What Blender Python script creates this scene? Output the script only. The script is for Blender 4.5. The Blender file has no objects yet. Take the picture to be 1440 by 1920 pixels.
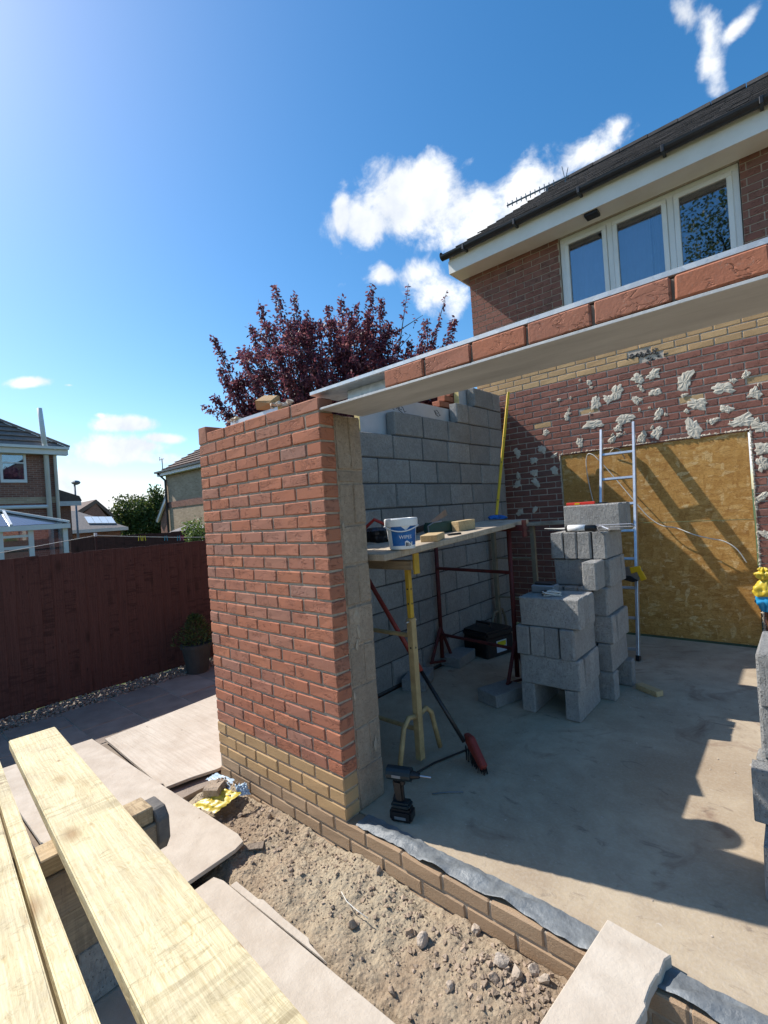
import bpy, bmesh, math, random
from mathutils import Vector, Matrix, Euler, noise as mn
random.seed(7)
R = math.radians
SC = bpy.context.scene
COL = SC.collection

# ------------------------------------------------------------------ camera
FPX = 885.93
CAM = Vector((1.80741, -1.61108, 1.55585))
RT = Vector((0.75016552, 0.65771425, -0.06829103))
DN = Vector((-0.05294552, -0.04320037, -0.99766252))
FW = Vector((-0.65912705, 0.75202772, 0.00241559))
cd = bpy.data.cameras.new('camera'); cam = bpy.data.objects.new('camera', cd); COL.objects.link(cam)
cd.sensor_fit = 'VERTICAL'; cd.sensor_height = 24.0; cd.lens = 24.0 * FPX / 1920.0
cd.clip_start = 0.02; cd.clip_end = 3000
cam.matrix_world = Matrix(((RT.x, -DN.x, -FW.x, CAM.x), (RT.y, -DN.y, -FW.y, CAM.y), (RT.z, -DN.z, -FW.z, CAM.z), (0, 0, 0, 1)))
SC.camera = cam

# ------------------------------------------------------------------ sun, sky
AZ = R(16.0); SLOPE = 1.09
EL = math.atan(SLOPE * math.cos(AZ))
SUN = Vector((-math.cos(AZ) * math.cos(EL), -math.sin(AZ) * math.cos(EL), math.sin(EL)))
sl = bpy.data.lights.new('sun', 'SUN'); sl.energy = 5.0; sl.angle = R(0.53); sl.color = (1.0, 0.96, 0.90)
so = bpy.data.objects.new('sun', sl); COL.objects.link(so)
so.rotation_euler = SUN.to_track_quat('Z', 'Y').to_euler(); so.location = (-6, -3, 9)
SC.view_settings.view_transform = 'Standard'; SC.view_settings.look = 'None'
SC.view_settings.gamma = 1.0; SC.view_settings.use_curve_mapping = False
SC.view_settings.exposure = 0.36
SC.render.engine = 'CYCLES'
SC.cycles.max_bounces = 6; SC.cycles.diffuse_bounces = 3; SC.cycles.glossy_bounces = 3
SC.cycles.transparent_max_bounces = 8; SC.cycles.transmission_bounces = 3
SC.cycles.caustics_reflective = False; SC.cycles.caustics_refractive = False

def raydir(px, py):
    return (FW + RT * ((px - 720) / FPX) + DN * ((py - 960) / FPX))
def W(px, py, x=None, y=None, z=None, t=None):
    "world point seen at photo pixel px,py on the plane x=, y= or z= it lies on (or at depth t)"
    d = raydir(px, py)
    if x is not None: t = (x - CAM.x) / d.x
    elif y is not None: t = (y - CAM.y) / d.y
    elif z is not None: t = (z - CAM.z) / d.z
    return CAM + d * t

wd = bpy.data.worlds.new('World'); SC.world = wd; wd.use_nodes = True
def build_world():
    nt = wd.node_tree; N = nt.nodes; L = nt.links; N.clear()
    def nd(t, **k):
        n = N.new(t)
        for a, b in k.items(): setattr(n, a, b)
        return n
    def put(sock, v):
        if hasattr(v, 'type') and hasattr(v, 'node'): L.new(v, sock)
        else: sock.default_value = v
    def ma(op, a, b=0.0, c=0.0, clamp=False):
        n = nd('ShaderNodeMath', operation=op, use_clamp=clamp)
        put(n.inputs[0], a); put(n.inputs[1], b); put(n.inputs[2], c); return n.outputs[0]
    def vm(op, a, b=(0, 0, 0)):
        n = nd('ShaderNodeVectorMath', operation=op); put(n.inputs[0], a); put(n.inputs[1], b); return n
    out = nd('ShaderNodeOutputWorld'); bg = nd('ShaderNodeBackground')
    sky = nd('ShaderNodeTexSky', sky_type='NISHITA'); sky.sun_disc = False
    sky.sun_elevation = EL; sky.sun_rotation = math.atan2(SUN.x, SUN.y)
    sky.air_density = 1.0; sky.dust_density = 0.65; sky.ozone_density = 1.7; sky.altitude = 60
    hs = nd('ShaderNodeHueSaturation'); hs.inputs['Saturation'].default_value = 1.36; hs.inputs['Hue'].default_value = 0.496; hs.inputs['Value'].default_value = 1.0
    L.new(sky.outputs[0], hs.inputs['Color'])
    tc = nd('ShaderNodeTexCoord'); dirn = vm('NORMALIZE', tc.outputs['Generated']).outputs[0]
    # billow noise shared by all clouds
    def noi(vec, scale, det, rough, dist=0.0):
        n = nd('ShaderNodeTexNoise'); put(n.inputs['Vector'], vec); n.inputs['Scale'].default_value = scale
        n.inputs['Detail'].default_value = det; n.inputs['Roughness'].default_value = rough; n.inputs['Distortion'].default_value = dist
        return n.outputs['Fac']
    nA = noi(dirn, 5.5, 6, 0.6, 0.25); nB = noi(dirn, 17.0, 6, 0.6, 0.4)
    off = vm('ADD', dirn, tuple(SUN * 0.045)).outputs[0]
    nS = noi(off, 5.5, 3, 0.55, 0.25)
    nn = ma('ADD', ma('MULTIPLY', nA, 0.62), ma('MULTIPLY', nB, 0.38))
    blobs = [  # px, py, half-width px, half-height px, tilt deg, weight : cumulus seen in the photo, as directions of the sky
        (700, 425, 70, 42, 10, .85), (780, 385, 120, 72, -12, .95), (880, 400, 112, 62, -20, .92), (985, 345, 120, 56, -28, .92), (1085, 295, 92, 42, -32, .85),
        (1160, 238, 40, 22, -45, .6), (640, 400, 22, 60, 8, .8), (815, 550, 88, 46, 30, .9), (720, 515, 42, 26, 10, .75), (790, 510, 50, 30, 0, .9),
        (1330, 75, 95, 30, 55, .62), (1285, 28, 75, 28, 35, .6), (1388, 46, 62, 22, -50, .58), (1326, 118, 36, 28, 60, .62),
        (235, 845, 64, 24, -4, 1.3), (300, 860, 66, 13, 4, 1.2), (245, 795, 50, 14, 0, 1.2), (310, 822, 42, 11, 4, 1.15), (52, 717, 42, 12, -5, 1.0),
        (130, 722, 16, 6, 0, .6), (190, 780, 22, 9, 10, .5)]
    acc = None
    for px, py, hw, hh, tilt, wt in blobs:
        c = raydir(px, py); ln = c.length; c.normalize()
        u = (raydir(px + 10, py) - raydir(px, py)); u -= c * u.dot(c); u.normalize(); v = c.cross(u)
        a = R(tilt); u2 = u * math.cos(a) + v * math.sin(a); v2 = v * math.cos(a) - u * math.sin(a)
        k = 1.0 / (FPX * ln)
        if v2.dot(DN) < 0: pass
        du = vm('DOT_PRODUCT', dirn, tuple(u2 / (hw * k))).outputs['Value']
        dv = vm('DOT_PRODUCT', dirn, tuple(v2 / (hh * k))).outputs['Value']
        r2 = ma('ADD', ma('MULTIPLY', du, du), ma('MULTIPLY', dv, dv))
        front = ma('GREATER_THAN', vm('DOT_PRODUCT', dirn, tuple(c)).outputs['Value'], 0.5)
        e = ma('SUBTRACT', ma('MULTIPLY', ma('SUBTRACT', 1.25 * wt, ma('POWER', r2, 0.5)), front), ma('MULTIPLY', ma('SUBTRACT', 1.0, front), 3.0))
        acc = e if acc is None else ma('SMOOTH_MAX', acc, e, 0.35)
    # bank of cloud low on the horizon, all the way round
    sx = nd('ShaderNodeSeparateXYZ'); L.new(dirn, sx.inputs[0])
    band = ma('SUBTRACT', 1.1, ma('MULTIPLY', ma('ABSOLUTE', ma('SUBTRACT', sx.outputs['Z'], 0.055)), 17.0))
    acc = ma('MAXIMUM', acc, band)
    acc = ma('MINIMUM', ma('MAXIMUM', acc, -0.55), 0.95)
    dens = ma('ADD', ma('MULTIPLY', acc, 0.75), ma('MULTIPLY', ma('SUBTRACT', nn, 0.50), 3.0))
    mr = nd('ShaderNodeMapRange', interpolation_type='SMOOTHSTEP'); put(mr.inputs['Value'], dens)
    mr.inputs['From Min'].default_value = 0.08; mr.inputs['From Max'].default_value = 0.6
    mr.inputs['To Min'].default_value = 0; mr.inputs['To Max'].default_value = 0.97
    shade = ma('MULTIPLY_ADD', ma('SUBTRACT', nA, nS), 2.2, 0.74, clamp=True)
    cr = nd('ShaderNodeMix', data_type='RGBA'); put(cr.inputs['Factor'], shade)
    cr.inputs[6].default_value = (3.0, 3.4, 4.1, 1); cr.inputs[7].default_value = (6.2, 6.3, 6.4, 1)
    mx = nd('ShaderNodeMix', data_type='RGBA'); L.new(mr.outputs[0], mx.inputs['Factor'])
    L.new(hs.outputs[0], mx.inputs[6]); L.new(cr.outputs[2], mx.inputs[7])
    L.new(mx.outputs[2], bg.inputs['Color']); bg.inputs['Strength'].default_value = 0.15
    L.new(bg.outputs[0], out.inputs['Surface'])
build_world()
wd.cycles.sampling_method = 'MANUAL'; wd.cycles.sample_map_resolution = 512

# ------------------------------------------------------------------ materials
MATS = {}
class Mat:
    def __init__(s, name):
        s.m = bpy.data.materials.new(name); s.m.use_nodes = True; s.nt = s.m.node_tree
        s.N = s.nt.nodes; s.L = s.nt.links; s.b = s.N['Principled BSDF']; MATS[name] = s.m
        s._c = None
    def nd(s, t, **k):
        n = s.N.new(t)
        for a, b in k.items(): setattr(n, a, b)
        return n
    def put(s, sock, v):
        if hasattr(v, 'node'): s.L.new(v, sock)
        else:
            try: sock.default_value = v
            except Exception: sock.default_value = (*v, 1)
    def coord(s, scale=(1, 1, 1), rand=True, src='Object', rot=(0, 0, 0)):
        tc = s.nd('ShaderNodeTexCoord'); v = tc.outputs[src]
        mp = s.nd('ShaderNodeMapping'); s.L.new(v, mp.inputs['Vector']); mp.inputs['Scale'].default_value = scale; mp.inputs['Rotation'].default_value = rot
        if rand:
            oi = s.nd('ShaderNodeObjectInfo'); va = s.nd('ShaderNodeVectorMath', operation='MULTIPLY')
            s.L.new(oi.outputs['Random'], va.inputs[0]); va.inputs[1].default_value = (37.0, 53.0, 71.0); s.L.new(va.outputs[0], mp.inputs['Location'])
        return mp.outputs[0]
    def rnd(s):
        oi = s.nd('ShaderNodeObjectInfo'); ge = s.nd('ShaderNodeNewGeometry')
        return s.ma('FRACT', s.ma('ADD', oi.outputs['Random'], s.ma('MULTIPLY', ge.outputs['Random Per Island'], 7.31)))
    def ma(s, op, a, b=0.0, c=0.0, clamp=False):
        n = s.nd('ShaderNodeMath', operation=op, use_clamp=clamp); s.put(n.inputs[0], a); s.put(n.inputs[1], b); s.put(n.inputs[2], c); return n.outputs[0]
    def noise(s, vec, scale, det=4, rough=.55, dist=0.0):
        n = s.nd('ShaderNodeTexNoise'); s.put(n.inputs['Vector'], vec); n.inputs['Scale'].default_value = scale
        n.inputs['Detail'].default_value = det; n.inputs['Roughness'].default_value = rough; n.inputs['Distortion'].default_value = dist
        return n.outputs['Fac']
    def voro(s, vec, scale, feature='F1', out='Distance', rnd=1.0):
        n = s.nd('ShaderNodeTexVoronoi', feature=feature); s.put(n.inputs['Vector'], vec); n.inputs['Scale'].default_value = scale; n.inputs['Randomness'].default_value = rnd
        return n.outputs[out]
    def wave(s, vec, scale, dist=4, det=2, dsc=1.0, typ='BANDS', dirn='X'):
        n = s.nd('ShaderNodeTexWave', wave_type=typ); n.bands_direction = dirn; s.put(n.inputs['Vector'], vec); n.inputs['Scale'].default_value = scale
        n.inputs['Distortion'].default_value = dist; n.inputs['Detail'].default_value = det; n.inputs['Detail Scale'].default_value = dsc
        return n.outputs['Fac']
    def ramp(s, fac, stops, interp='LINEAR'):
        n = s.nd('ShaderNodeValToRGB'); n.color_ramp.interpolation = interp; e = n.color_ramp.elements
        while len(e) < len(stops): e.new(0.5)
        for i, (p, c) in enumerate(stops): e[i].position = p; e[i].color = (*c, 1) if len(c) == 3 else c
        s.put(n.inputs[0], fac); return n.outputs[0]
    def mix(s, f, a, b, blend='MIX'):
        n = s.nd('ShaderNodeMix', data_type='RGBA', blend_type=blend); s.put(n.inputs['Factor'], f); s.put(n.inputs[6], a); s.put(n.inputs[7], b); return n.outputs[2]
    def rng(s, v, a, b, c=0.0, d=1.0):
        n = s.nd('ShaderNodeMapRange'); s.put(n.inputs[0], v); n.inputs[1].default_value = a; n.inputs[2].default_value = b; n.inputs[3].default_value = c; n.inputs[4].default_value = d; return n.outputs[0]
    def bump(s, h, dist=.01, strength=1.0, prev=None):
        n = s.nd('ShaderNodeBump'); s.put(n.inputs['Height'], h); n.inputs['Distance'].default_value = dist; n.inputs['Strength'].default_value = strength
        if prev is not None: s.L.new(prev, n.inputs['Normal'])
        return n.outputs[0]
    def done(s, col, rough=.8, normal=None, metal=0.0, spec=.3, **k):
        s.put(s.b.inputs['Base Color'], col); s.put(s.b.inputs['Roughness'], rough); s.put(s.b.inputs['Metallic'], metal)
        s.b.inputs['Specular IOR Level'].default_value = spec
        if normal is not None: s.L.new(normal, s.b.inputs['Normal'])
        for a, b in k.items(): s.put(s.b.inputs[a], b)
        return s.m

def plain(name, c1, c2=None, scale=8, rough=.6, bs=60, bd=.002, metal=0, spec=.3, hv=.0, det=5, **k):
    m = Mat(name); v = m.coord()
    c2 = c2 or tuple(x * .75 for x in c1)
    col = m.ramp(m.noise(v, scale, det, .6), [(.32, c2), (.68, c1)])
    if hv:
        h = m.nd('ShaderNodeHueSaturation'); m.put(h.inputs['Color'], col); m.put(h.inputs['Value'], m.rng(m.rnd(), 0, 1, 1 - hv, 1 + hv)); col = h.outputs[0]
    n = m.bump(m.noise(v, bs, 4, .6), bd) if bd else None
    return m.done(col, rough, n, metal, spec, **k)

def brick_mat(name, stops, dirt, crease=True, dust=(.42, .36, .3), dustamt=.35):
    m = Mat(name); v = m.coord(); rnd = m.rnd()
    base = m.ramp(rnd, stops)
    tint = m.noise(v, 9, 5, .6)
    col = m.mix(m.rng(tint, .35, .7), base, m.mix(.3, base, dirt))
    fine = m.noise(v, 120, 3, .6)
    col = m.mix(m.rng(fine, .6, .75, 0, dustamt), col, dust)
    v2 = m.coord((9, 9, 22), rand=True)
    big = m.noise(v2, 1.2, 3, .55, 1.6)
    cre = m.ma('ABSOLUTE', m.ma('SUBTRACT', big, .5))
    crs = m.rng(cre, 0.0, .035, 0, 1)
    if crease:
        gate = m.rng(m.noise(v, 14, 2), .46, .56)
        h = m.ma('ADD', m.ma('MULTIPLY', m.ma('SUBTRACT', crs, 1.0), gate), m.ma('MULTIPLY', m.noise(v, 90, 4, .65), .5))
        n = m.bump(h, .0028)
        col = m.mix(m.ma('MULTIPLY', m.ma('SUBTRACT', 1.0, crs), m.ma('MULTIPLY', gate, .4)), col, tuple(x * .6 for x in dirt))
    else:
        h = m.noise(v, 150, 4, .7); n = m.bump(h, .003)
        sp = m.voro(v, 170); col = m.mix(m.rng(sp, .12, .25, .45, 0), col, tuple(x * .5 for x in dirt))
    return m.done(col, .88, n, spec=.2)

RED = [(0, (.40, .155, .09)), (.22, (.45, .172, .096)), (.42, (.41, .16, .092)), (.58, (.47, .185, .10)), (.72, (.39, .165, .105)), (.88, (.40, .18, .115)), (.96, (.355, .19, .14)), (1, (.455, .165, .09))]
brick_mat('red_brick', RED, (.28, .12, .09))
brick_mat('house_brick', [(0, (.245, .105, .078)), (.3, (.285, .122, .088)), (.6, (.22, .098, .076)), (.8, (.27, .124, .092)), (1, (.20, .106, .086))], (.15, .075, .058), dustamt=.2)
brick_mat('yellow_brick', [(0, (.46, .30, .155)), (.4, (.52, .35, .18)), (.75, (.43, .275, .14)), (1, (.50, .33, .17))], (.34, .21, .11), crease=False, dust=(.5, .42, .3))
brick_mat('base_brick', [(0, (.39, .265, .165)), (.5, (.43, .30, .19)), (1, (.36, .25, .16))], (.24, .155, .095), crease=False, dust=(.5, .42, .3))
plain('mortar', (.45, .37, .28), (.33, .265, .2), 30, .95, 140, .003)
plain('joint_mortar', (.26, .215, .17), (.19, .155, .125), 20, .95, 100, .003)
plain('house_mortar', (.56, .48, .39), (.42, .35, .28), 24, .95, 140, .003)
plain('grey_mortar', (.105, .10, .098), (.075, .072, .07), 20, .95, 120, .004)

def block_mat(name, a, b, rnd_amt=.16, groove=True):
    m = Mat(name); v = m.coord(); vv = m.coord((1, 1, .3))
    c = m.ramp(m.noise(v, 7, 6, .65), [(.3, b), (.7, a)])
    hs = m.nd('ShaderNodeHueSaturation'); m.put(hs.inputs['Color'], c); m.put(hs.inputs['Value'], m.rng(m.rnd(), 0, 1, 1 - rnd_amt, 1 + rnd_amt)); c = hs.outputs[0]
    agg = m.noise(v, 48, 5, .75); c = m.mix(m.rng(agg, .38, .62, .45, 0), c, tuple(x * .62 for x in b)); pores = m.voro(v, 75); c = m.mix(m.rng(pores, .1, .24, .7, 0), c, tuple(x * .45 for x in b))
    g = m.noise(vv, 95, 4, .6); g2 = m.noise(v, 130, 4, .7)
    gr = m.rng(g, .36, .5)
    if groove: c = m.mix(m.rng(g, .34, .46, .3, 0), c, tuple(x * .5 for x in b))
    h = m.ma('ADD', m.ma('MULTIPLY', gr, .3 if groove else .15), m.ma('ADD', g2, m.ma('MULTIPLY', agg, .8)))
    h = m.ma('ADD', h, m.rng(pores, .1, .22, -.6, 0))
    return m.done(c, .92, m.bump(h, .009), spec=.2)
block_mat('wall_block', (.445, .42, .385), (.335, .315, .288))
block_mat('stack_block', (.46, .445, .415), (.34, .33, .31), .1)
block_mat('jamb_block', (.52, .41, .305), (.39, .30, .22), .1, False)

def floor_mat():
    m = Mat('concrete_floor'); v = m.coord(rand=False, src='Object')
    big = m.noise(v, 1.1, 6, .62, .4); mid = m.noise(v, 5, 7, .7); fine = m.noise(v, 70, 4, .7)
    c = m.ramp(big, [(.3, (.325, .24, .155)), (.5, (.47, .38, .265)), (.7, (.545, .455, .325))])
    c = m.mix(m.rng(mid, .35, .66, .0, .6), c, (.30, .225, .155))
    c = m.mix(m.rng(fine, .45, .75, 0, .4), c, (.50, .44, .37))
    st = m.noise(v, 2.3, 5, .65, 1.2); c = m.mix(m.rng(st, .58, .72, 0, .7), c, (.17, .095, .065))
    st2 = m.noise(m.coord((1, 1.6, 1), rand=False), 6.5, 5, .65, 1.5); c = m.mix(m.rng(st2, .62, .72, 0, .6), c, (.15, .11, .085))
    sp = m.noise(v, 26, 3, .6, .8); c = m.mix(m.rng(sp, .70, .78, 0, .5), c, (.62, .58, .52))
    n = m.bump(m.ma('ADD', m.ma('MULTIPLY', mid, .6), m.ma('MULTIPLY', fine, .35)), .006)
    m.done(c, .9, n, spec=.25)
floor_mat()

def soil_mat():
    m = Mat('soil'); v = m.coord(rand=False)
    big = m.noise(v, 2.6, 6, .65, .5); fine = m.noise(v, 55, 6, .75); cl = m.voro(v, 60)
    c = m.ramp(big, [(.28, (.28, .20, .135)), (.45, (.43, .335, .23)), (.6, (.50, .41, .29)), (.75, (.38, .285, .19))])
    c = m.mix(m.rng(fine, .4, .68, .5, 0), c, (.20, .135, .09))
    c = m.mix(m.rng(m.noise(v, 1.4, 4, .6), .5, .66, 0, .6), c, (.44, .37, .26))
    h = m.ma('ADD', fine, m.ma('MULTIPLY', m.rng(cl, 0, .7), -.5))
    m.done(c, .97, m.bump(h, .010), spec=.15)
soil_mat()

def timber_mat(name, a, b, knot=(.36, .20, .075), sc=1.0, dirt=0.0, rough=.65, ax=0):
    m = Mat(name)
    def pm(l, w): return tuple(l if i == ax else w for i in range(3))      # grain runs along axis ax
    v = m.coord(pm(1.0 * sc, 9 * sc))
    warp = m.noise(m.coord(pm(.9 * sc, 3 * sc)), 2.0, 3, .5)
    va = m.nd('ShaderNodeVectorMath', operation='MULTIPLY_ADD'); m.put(va.inputs[0], warp); va.inputs[1].default_value = pm(0, 2.6); m.L.new(v, va.inputs[2])
    g = m.noise(va.outputs[0], 9.0, 6, .6)
    c = m.ramp(g, [(.30, b), (.45, a), (.55, tuple(x * .97 for x in a)), (.66, tuple((x + y) / 2 for x, y in zip(a, b))), (.78, a)])
    fg = m.noise(m.coord(pm(2 * sc, 120 * sc)), 1.0, 3, .6); c = m.mix(m.rng(fg, .42, .6, .42, 0), c, tuple(x * .72 for x in b))
    kv = m.voro(m.coord(pm(2.2 * sc, 5.2 * sc)), 1.0)
    c = m.mix(m.rng(kv, .05, .17, .95, 0), c, knot)
    c = m.mix(m.rng(kv, .13, .3, .38, 0), c, tuple(x * .7 for x in b))
    k2 = m.voro(m.coord(pm(5 * sc, 11 * sc)), 1.0); c = m.mix(m.rng(k2, .035, .11, .9, 0), c, tuple(x * .8 for x in knot))
    ch = m.noise(m.coord(pm(26 * sc, 3.2 * sc)), 1.0, 5, .7, .8); cg = m.noise(m.coord((2.1, 1.2, 1.2)), 1.0, 2, .5); c = m.mix(m.ma('MULTIPLY', m.rng(ch, .50, .60), m.rng(cg, .48, .60, 0, .75)), c, tuple(x * .5 for x in b))
    if dirt:
        sf = m.noise(m.coord(pm(10, 4)), 2.6, 6, .8, 1.2); c = m.mix(m.rng(sf, .56, .68, 0, .9 * dirt + .25), c, tuple(x * .42 for x in b))
        dn = m.noise(m.coord((3, 3, 3)), 1.3, 6, .7); c = m.mix(m.rng(dn, .42, .7, 0, dirt), c, (.27, .215, .165))
    h = m.ma('ADD', g, m.ma('MULTIPLY', fg, .5))
    return m.done(c, rough, m.bump(h, .0025), spec=.3)
timber_mat('fresh_pine', (.75, .645, .39), (.60, .46, .225), dirt=.42)
timber_mat('pine_offcut', (.62, .46, .25), (.47, .31, .14), sc=2)
timber_mat('dirty_pine', (.40, .30, .19), (.26, .19, .12), dirt=.6)
timber_mat('scaffold_board', (.50, .415, .31), (.40, .32, .23), knot=(.27, .17, .11), dirt=.55, rough=.85)
timber_mat('fence_wood', (.098, .046, .038), (.062, .029, .025), knot=(.035, .018, .014), rough=.85, ax=2)
timber_mat('plank_long', (.50, .415, .31), (.40, .32, .23), knot=(.27, .17, .11), dirt=.55, rough=.85, ax=1)
timber_mat('bearer_pine', (.60, .45, .26), (.44, .29, .14), sc=2, dirt=.3, ax=1)
timber_mat('bearer_dirty', (.36, .28, .185), (.22, .165, .11), dirt=.7, ax=1)
timber_mat('plywood', (.50, .42, .345), (.40, .325, .26), knot=(.42, .34, .27), sc=1.3, dirt=.25, rough=.9)

def ply_mat(name, a, b, lines):
    m = Mat(name); v = m.coord(); st = m.noise(m.coord((1.6, 26, 26) if lines else (3, 3, 3)), 2.4, 5, .6, .4)
    c = m.ramp(st, [(.3, b), (.62, a)])
    d = m.noise(v, 3, 6, .7); c = m.mix(m.rng(d, .4, .72, 0, .5), c, (.36, .28, .205))
    sp = m.noise(v, 16, 3, .5, 1.0); c = m.mix(m.rng(sp, .70, .76, 0, .7), c, (.2, .15, .11))
    m.done(c, .92, m.bump(m.ma('ADD', st, m.ma('MULTIPLY', m.noise(v, 60, 4, .7), .6)), .004), spec=.2)
ply_mat('board_sheet', (.58, .505, .415), (.49, .42, .34), False)
ply_mat('board_grain', (.61, .535, .44), (.51, .435, .35), True)

def osb_mat():
    m = Mat('osb'); c = None
    for i, (sc, ro, w) in enumerate((((13, 1, 34), .1, 1), ((30, 1, 12), .5, .55), ((12, 1, 30), -.75, .55), ((26, 1, 10), -.25, .4), ((11, 1, 36), .35, .4))):
        vv = m.coord(sc, rot=(0, ro, 0))
        wob = m.nd('ShaderNodeVectorMath', operation='MULTIPLY_ADD'); m.put(wob.inputs[0], m.noise(vv, 1.1, 2)); wob.inputs[1].default_value = (1.1, 0, 1.1); m.L.new(vv, wob.inputs[2])
        col = m.voro(wob.outputs[0], 1.0, out='Color')
        sp = m.nd('ShaderNodeSeparateColor'); m.L.new(col, sp.inputs[0])
        cc = m.ramp(sp.outputs[0], [(0, (.38, .175, .04)), (.25, (.50, .255, .064)), (.6, (.575, .31, .083)), (.88, (.64, .375, .12)), (1, (.80, .58, .28))])
        c = cc if c is None else m.mix(m.rng(sp.outputs[1], 1 - w, 1 - w + .03, 0, .7), c, cc)
    v = m.coord(); big = m.noise(v, 2.5, 4, .6); c = m.mix(m.rng(big, .35, .65, .35, 0), c, (.40, .19, .045))
    f = m.noise(m.coord((1, 1, 2.2)), 60, 5, .75, .6); c = m.mix(m.rng(f, .36, .52, .75, 0), c, (.26, .115, .03))
    m.done(c, .75, m.bump(f, .002), spec=.3)
osb_mat()

def galv_mat():
    m = Mat('galvanised_steel'); v = m.coord()
    sp = m.voro(v, 38, out='Color'); s = m.nd('ShaderNodeSeparateColor'); m.L.new(sp, s.inputs[0])
    c = m.ramp(s.outputs[0], [(0, (.50, .53, .55)), (1, (.62, .65, .67))])
    c = m.mix(m.rng(m.noise(m.coord((1, 5, 5)), 3, 5, .6), .4, .7, 0, .4), c, (.44, .44, .42))
    m.done(c, m.rng(s.outputs[1], 0, 1, .42, .6), None, .55, .5)
galv_mat()
def plate_mat():
    m = Mat('zinc_plate'); v = m.coord((.6, 3, 3)); c = m.ramp(m.noise(v, 3.5, 6, .65), [(.3, (.42, .42, .41)), (.7, (.60, .60, .585))])
    m.done(c, .6, m.bump(m.noise(m.coord(), 40, 4), .0015), .25, .4)
plate_mat()
plain('aluminium', (.62, .64, .66), (.48, .50, .52), 20, .38, 80, .0006, .85, .5)
plain('white_upvc', (.78, .78, .76), (.70, .70, .68), 3, .4, 50, .0003, hv=.02)
plain('cream_upvc', (.82, .79, .74), (.74, .70, .64), 3, .45, 50, .0004)
plain('black_plastic', (.016, .016, .018), (.01, .01, .011), 12, .42, 90, .0006, spec=.45)
plain('dark_gutter', (.022, .022, .026), (.014, .014, .016), 8, .4, 60, .0006, spec=.45)
plain('roof_tile', (.062, .055, .053), (.032, .03, .03), 9, .92, 60, .006, hv=.3)
plain('grey_tile', (.25, .225, .21), (.17, .155, .145), 9, .9, 60, .006, hv=.12)
plain('brown_tile', (.20, .145, .115), (.14, .10, .085), 9, .9, 60, .006, hv=.15)
plain('yellow_paint', (.58, .35, .04), (.42, .25, .03), 14, .5, 60, .001)
plain('cream_paint', (.50, .36, .17), (.34, .235, .11), 14, .6, 60, .002)
plain('level_yellow', (.70, .43, .015), (.62, .37, .015), 5, .4, 30, .0003)
plain('red_paint', (.14, .025, .022), (.075, .02, .018), 18, .6, 60, .002)
plain('red_plastic', (.45, .035, .025), (.33, .03, .022), 8, .45, 50, .0005)
plain('broom_red', (.30, .045, .03), (.2, .03, .022), 9, .5, 40, .0006)
plain('weathered_grey', (.20, .185, .165), (.12, .11, .10), 14, .9, 50, .004)
plain('faded_cream', (.30, .25, .17), (.2, .165, .11), 14, .7, 60, .002)
plain('bright_red', (.70, .05, .03), (.6, .04, .03), 8, .4, 50, .0003)
plain('tub_white', (.80, .80, .79), (.74, .74, .73), 3, .35, 50, .0003, spec=.45)
plain('tub_blue', (.02, .15, .42), (.012, .09, .30), 25, .4, 50, .0003)
plain('tub_pale', (.62, .70, .76), (.45, .55, .65), 25, .4, 50, .0003)
plain('drill_teal', (.010, .026, .034), (.007, .018, .024), 10, .45, 80, .0005, spec=.4)
plain('green_case', (.012, .06, .045), (.008, .04, .03), 10, .45, 80, .0005, spec=.4)
plain('steel', (.55, .55, .56), (.42, .42, .43), 15, .3, 60, .0005, .9, .5)
plain('foam_yellow', (.72, .58, .26), (.62, .48, .20), 12, .9, 120, .002)
plain('foil', (.60, .62, .64), (.52, .54, .56), 6, .42, 25, .001, .45, .5)
plain('ink', (.03, .03, .035), (.02, .02, .025), 6, .7, 60, 0)
plain('membrane', (.22, .235, .24), (.12, .13, .136), 14, .5, 40, .006, spec=.4)
plain('adhesive', (.66, .60, .49), (.50, .44, .35), 22, .92, 60, .003)
plain('plaster_edge', (.56, .50, .41), (.40, .33, .25), 16, .9, 70, .008)
plain('stone', (.42, .325, .24), (.28, .205, .145), 12, .95, 50, .008, hv=.25)
plain('pale_stone', (.54, .45, .36), (.41, .33, .255), 12, .95, 50, .008, hv=.15)
plain('gravel', (.36, .29, .22), (.22, .17, .13), 12, .95, 60, .006, hv=.45)
plain('paving', (.34, .275, .215), (.24, .19, .15), 5, .92, 60, .005, hv=.1)
plain('grass', (.09, .12, .035), (.055, .08, .025), 3, .95, 30, .02)
plain('earth', (.27, .215, .165), (.19, .15, .115), 3, .95, 30, .02)
plain('tarmac', (.06, .06, .062), (.045, .045, .047), 3, .95, 30, .01)
plain('bag_yellow', (.68, .50, .03), (.50, .36, .04), 9, .4, 25, .003, spec=.45)
plain('bag_blue', (.03, .33, .62), (.02, .26, .52), 9, .4, 25, .003, spec=.45)
plain('bag_clear', (.48, .60, .70), (.35, .45, .55), 9, .3, 25, .003, spec=.45)
plain('cable_white', (.66, .64, .58), (.56, .53, .47), 9, .5, 50, 0)
plain('copper', (.36, .18, .09), (.25, .12, .06), 20, .5, 40, .001, .5)
plain('blue_cloth', (.035, .15, .42), (.02, .10, .30), 20, .9, 60, .003)
plain('bark', (.085, .065, .055), (.05, .038, .032), 14, .95, 40, .01)
plain('pot_grey', (.055, .058, .055), (.04, .042, .04), 8, .8, 50, .002)
plain('curtain', (.55, .58, .66), (.46, .49, .58), 8, .9, 60, .001)
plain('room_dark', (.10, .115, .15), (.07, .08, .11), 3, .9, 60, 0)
plain('steel_grey', (.22, .24, .26), (.17, .19, .2), 8, .5, 60, .0006, .3)
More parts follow.
